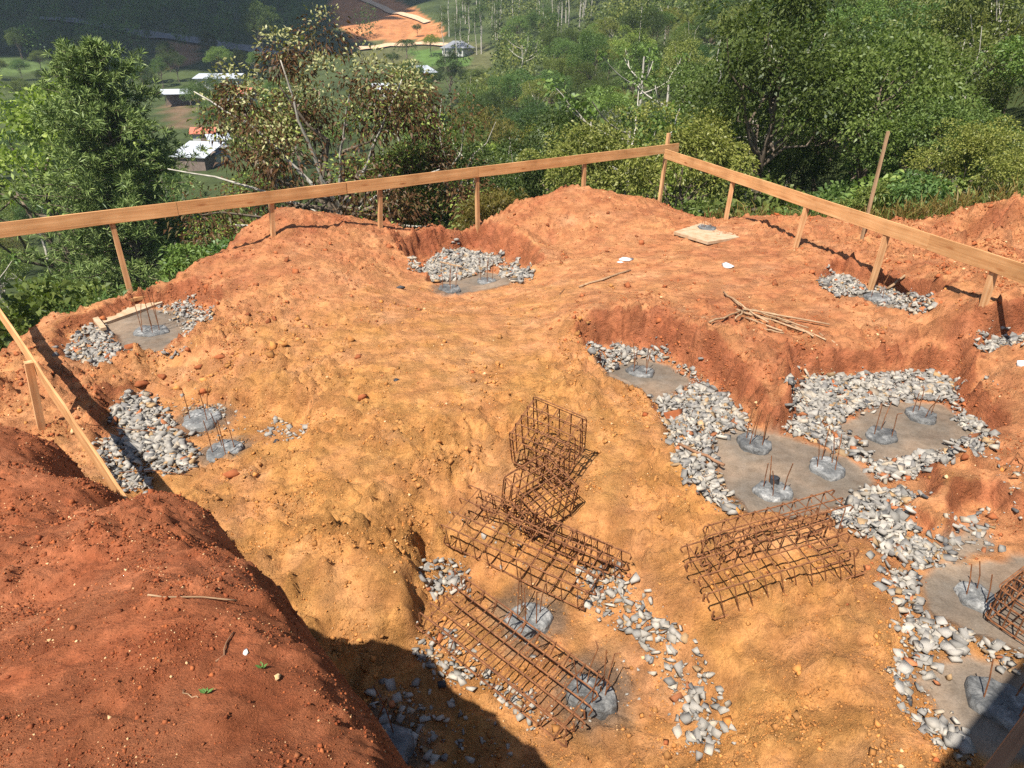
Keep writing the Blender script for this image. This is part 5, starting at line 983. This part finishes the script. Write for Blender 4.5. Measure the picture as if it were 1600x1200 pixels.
def zfit(o, px, py, h):   # lift the plot so that the ridge shows at the photo's row
    z = Zat(px, py, o.location.y) - h; o.location.z = z; mb = MB(); mb.box((0, 0, -3), (12, 9, 6)); return o
house('white sheet roofed shed below the pine with a lower grey annex beside it', 283, 127, 6.4, 5.4, 2.4, 1.8, math.radians(-14), M_WROOF, M_WALLB, 'mono', 1); house('grey annex leaning against the white sheet roofed shed', 313, 128, 2.8, 4.2, 2.0, .9, math.radians(-14), M_GROOF, M_WALLW, 'mono', 1)
house('open sided white roofed shed at the edge of the pasture', 268, 188, 6.5, 4.5, 2.8, 1.0, math.radians(20), M_WROOF, M_WALLB, 'gable', 1, open_front=True); house('long low building with a pale flat sheet roof', 338, 200, 11.5, 5, 2.8, 1.0, math.radians(3), M_WROOF, M_WALLW, 'mono', 5)
house('small house with a bright red tiled roof', 370, 182, 6, 4.5, 2.6, 1.3, math.radians(-12), M_RROOF, M_WALLW, 'gable', 3); house('small house with an orange tiled roof among the trees', 300, 146, 4.2, 3.4, 2.3, 1.0, math.radians(10), M_RROOF, M_WALLW, 'gable', 1); house('whitewashed hut behind the orange tiled house', 322, 138, 3.4, 3, 2.6, .8, math.radians(30), M_WROOF, M_WALLW, 'mono', 1)
house('grey hip roofed house beside the lawn', 716, 226, 8.2, 6.5, 2.3, 2.1, math.radians(-28), M_GROOF, M_WALLW, 'hip', 4); house('white gable roofed barn below the lawn', 655, 182, 6.5, 6, 2.8, 1.7, math.radians(62), M_WROOF, M_WALLB, 'gable', 2); house('pale roofed barn half hidden behind the brown tree', 602, 172, 6.5, 4, 2.8, 1.3, math.radians(14), M_WROOF, M_WALLW, 'gable', 3)
# palm
p = at_px(636, 214); root = empty('palm_tree', p); set_tags(root, 'single palm with drooping fronds beside the barn and lawn', 'tree'); r = np.random.RandomState(4); mb = MB(); V, F = branch(r, (0, 0, -1), (.2, 0, 7.2), .2, .14, .02, 6); mb.add(V, F); mb.build('trunk', M_BARK, root, True); Vs = []
for i in range(22):
    a = r.uniform(0, 6.28); e = np.array([math.cos(a), math.sin(a), 0]); L = r.uniform(2.4, 3.4); f = np.linspace(.1, 1, 14); up = r.uniform(-.2, 1.1); ax = np.array([.2, 0, 7.2]) + e * (L * f)[:, None] + np.array([0, 0, 1]) * ((up * f - 1.5 * f ** 2) * L * .6)[:, None]; s = np.array([-e[1], e[0], 0])
    for sg in (-1, 1): Vs.append(leaves(ax, unit(s * sg + e * .5 + np.array([0, 0, -.35]) + r.randn(14, 3) * .1), .75, .14, r, .3)[0])
V = np.concatenate(Vs); obj('crown', mesh('crown', V, np.arange(len(V)).reshape(-1, 4), [LM['dark']]), root)
# roads on the far slope
def road(name, pxs, width, mat):
    c = np.array([hcast(*q) for q in pxs]); f = np.linspace(0, len(c) - 1, 8 * len(c)); c = np.stack([np.interp(f, np.arange(len(c)), c[:, k]) for k in range(3)], -1); t = unit(np.gradient(c, axis=0)); n = unit(np.cross(t, [0, 0, 1.0])); cols = []
    for k in (-1, 0, 1): q = c + n * width / 2 * k; q[:, 2] = hill(q[:, 0], q[:, 1]) + .5; cols.append(q)
    V = np.concatenate(cols); m = len(c); F = np.array([[j * m + i, j * m + i + 1, (j + 1) * m + i + 1, (j + 1) * m + i] for j in range(2) for i in range(m - 1)]); o = obj(name, mesh(name, V, F, [mat], True)); set_tags(o, kind='structure')
M_ASPH = flat_mat('asphalt', [(.3, (.10, .10, .105)), (.7, (.17, .165, .16))], 1, .9, .1); M_TRACK = flat_mat('dirt_track', [(.3, (.42, .26, .15)), (.7, (.55, .38, .25))], 1, .95, .1)
road('road', [(60,30),(150,40),(245,58),(310,66),(390,78),(455,88)], 6, M_ASPH); road('dirt_track', [(545,-6),(590,10),(630,24),(668,37)], 3.4, M_TRACK); road('dirt_track', [(560,78),(610,72),(655,70),(700,72)], 3.0, M_TRACK)
# thin haze in the air
hz = MB(); hz.box((0, 190, 42), (720, 700, 150)); M_HAZE = bpy.data.materials.new('haze'); M_HAZE.use_nodes = True; nt = M_HAZE.node_tree; nt.nodes.remove(nt.nodes['Principled BSDF']); pv = N(nt, 'ShaderNodeVolumePrincipled'); pv.inputs['Color'].default_value = (.72, .84, 1, 1); pv.inputs['Density'].default_value = .00028; pv.inputs['Anisotropy'].default_value = .2
nt.links.new(pv.outputs[0], nt.nodes['Material Output'].inputs['Volume']); o = hz.build('haze', M_HAZE); set_tags(o, kind='stuff')
# a cloud unseen in frame, added to shade the far hillside above the pasture
bm = bmesh.new(); bmesh.ops.create_icosphere(bm, subdivisions=5, radius=1)
for v in bm.verts: c = v.co.copy(); k = 1 + .35 * mnoise.fractal(c * 1.7, .8, 2, 4) + .18 * mnoise.noise(c * 5); v.co = Vector((c.x * 120 * k, c.y * 92 * k, c.z * 28 * k))
me = bpy.data.meshes.new('cloud'); bm.to_mesh(me); bm.free(); me.materials.append(flat_mat('cloud_white', [(.3, (.75, .76, .78)), (.7, (.82, .82, .83))], .02, 1, 0)); me.polygons.foreach_set('use_smooth', np.ones(len(me.polygons), bool))
tx, ty, tz = 330 * math.sin(math.radians(-29)), 330 * math.cos(math.radians(-29)), 22.0; s_ = (230 - tz) / -SUN_DIR.z
o = obj('cloud', me, None, (tx - SUN_DIR.x * s_, ty - SUN_DIR.y * s_, 230)); set_tags(o, 'unseen white cloud added high over the valley to shade the far hillside', 'cloud')
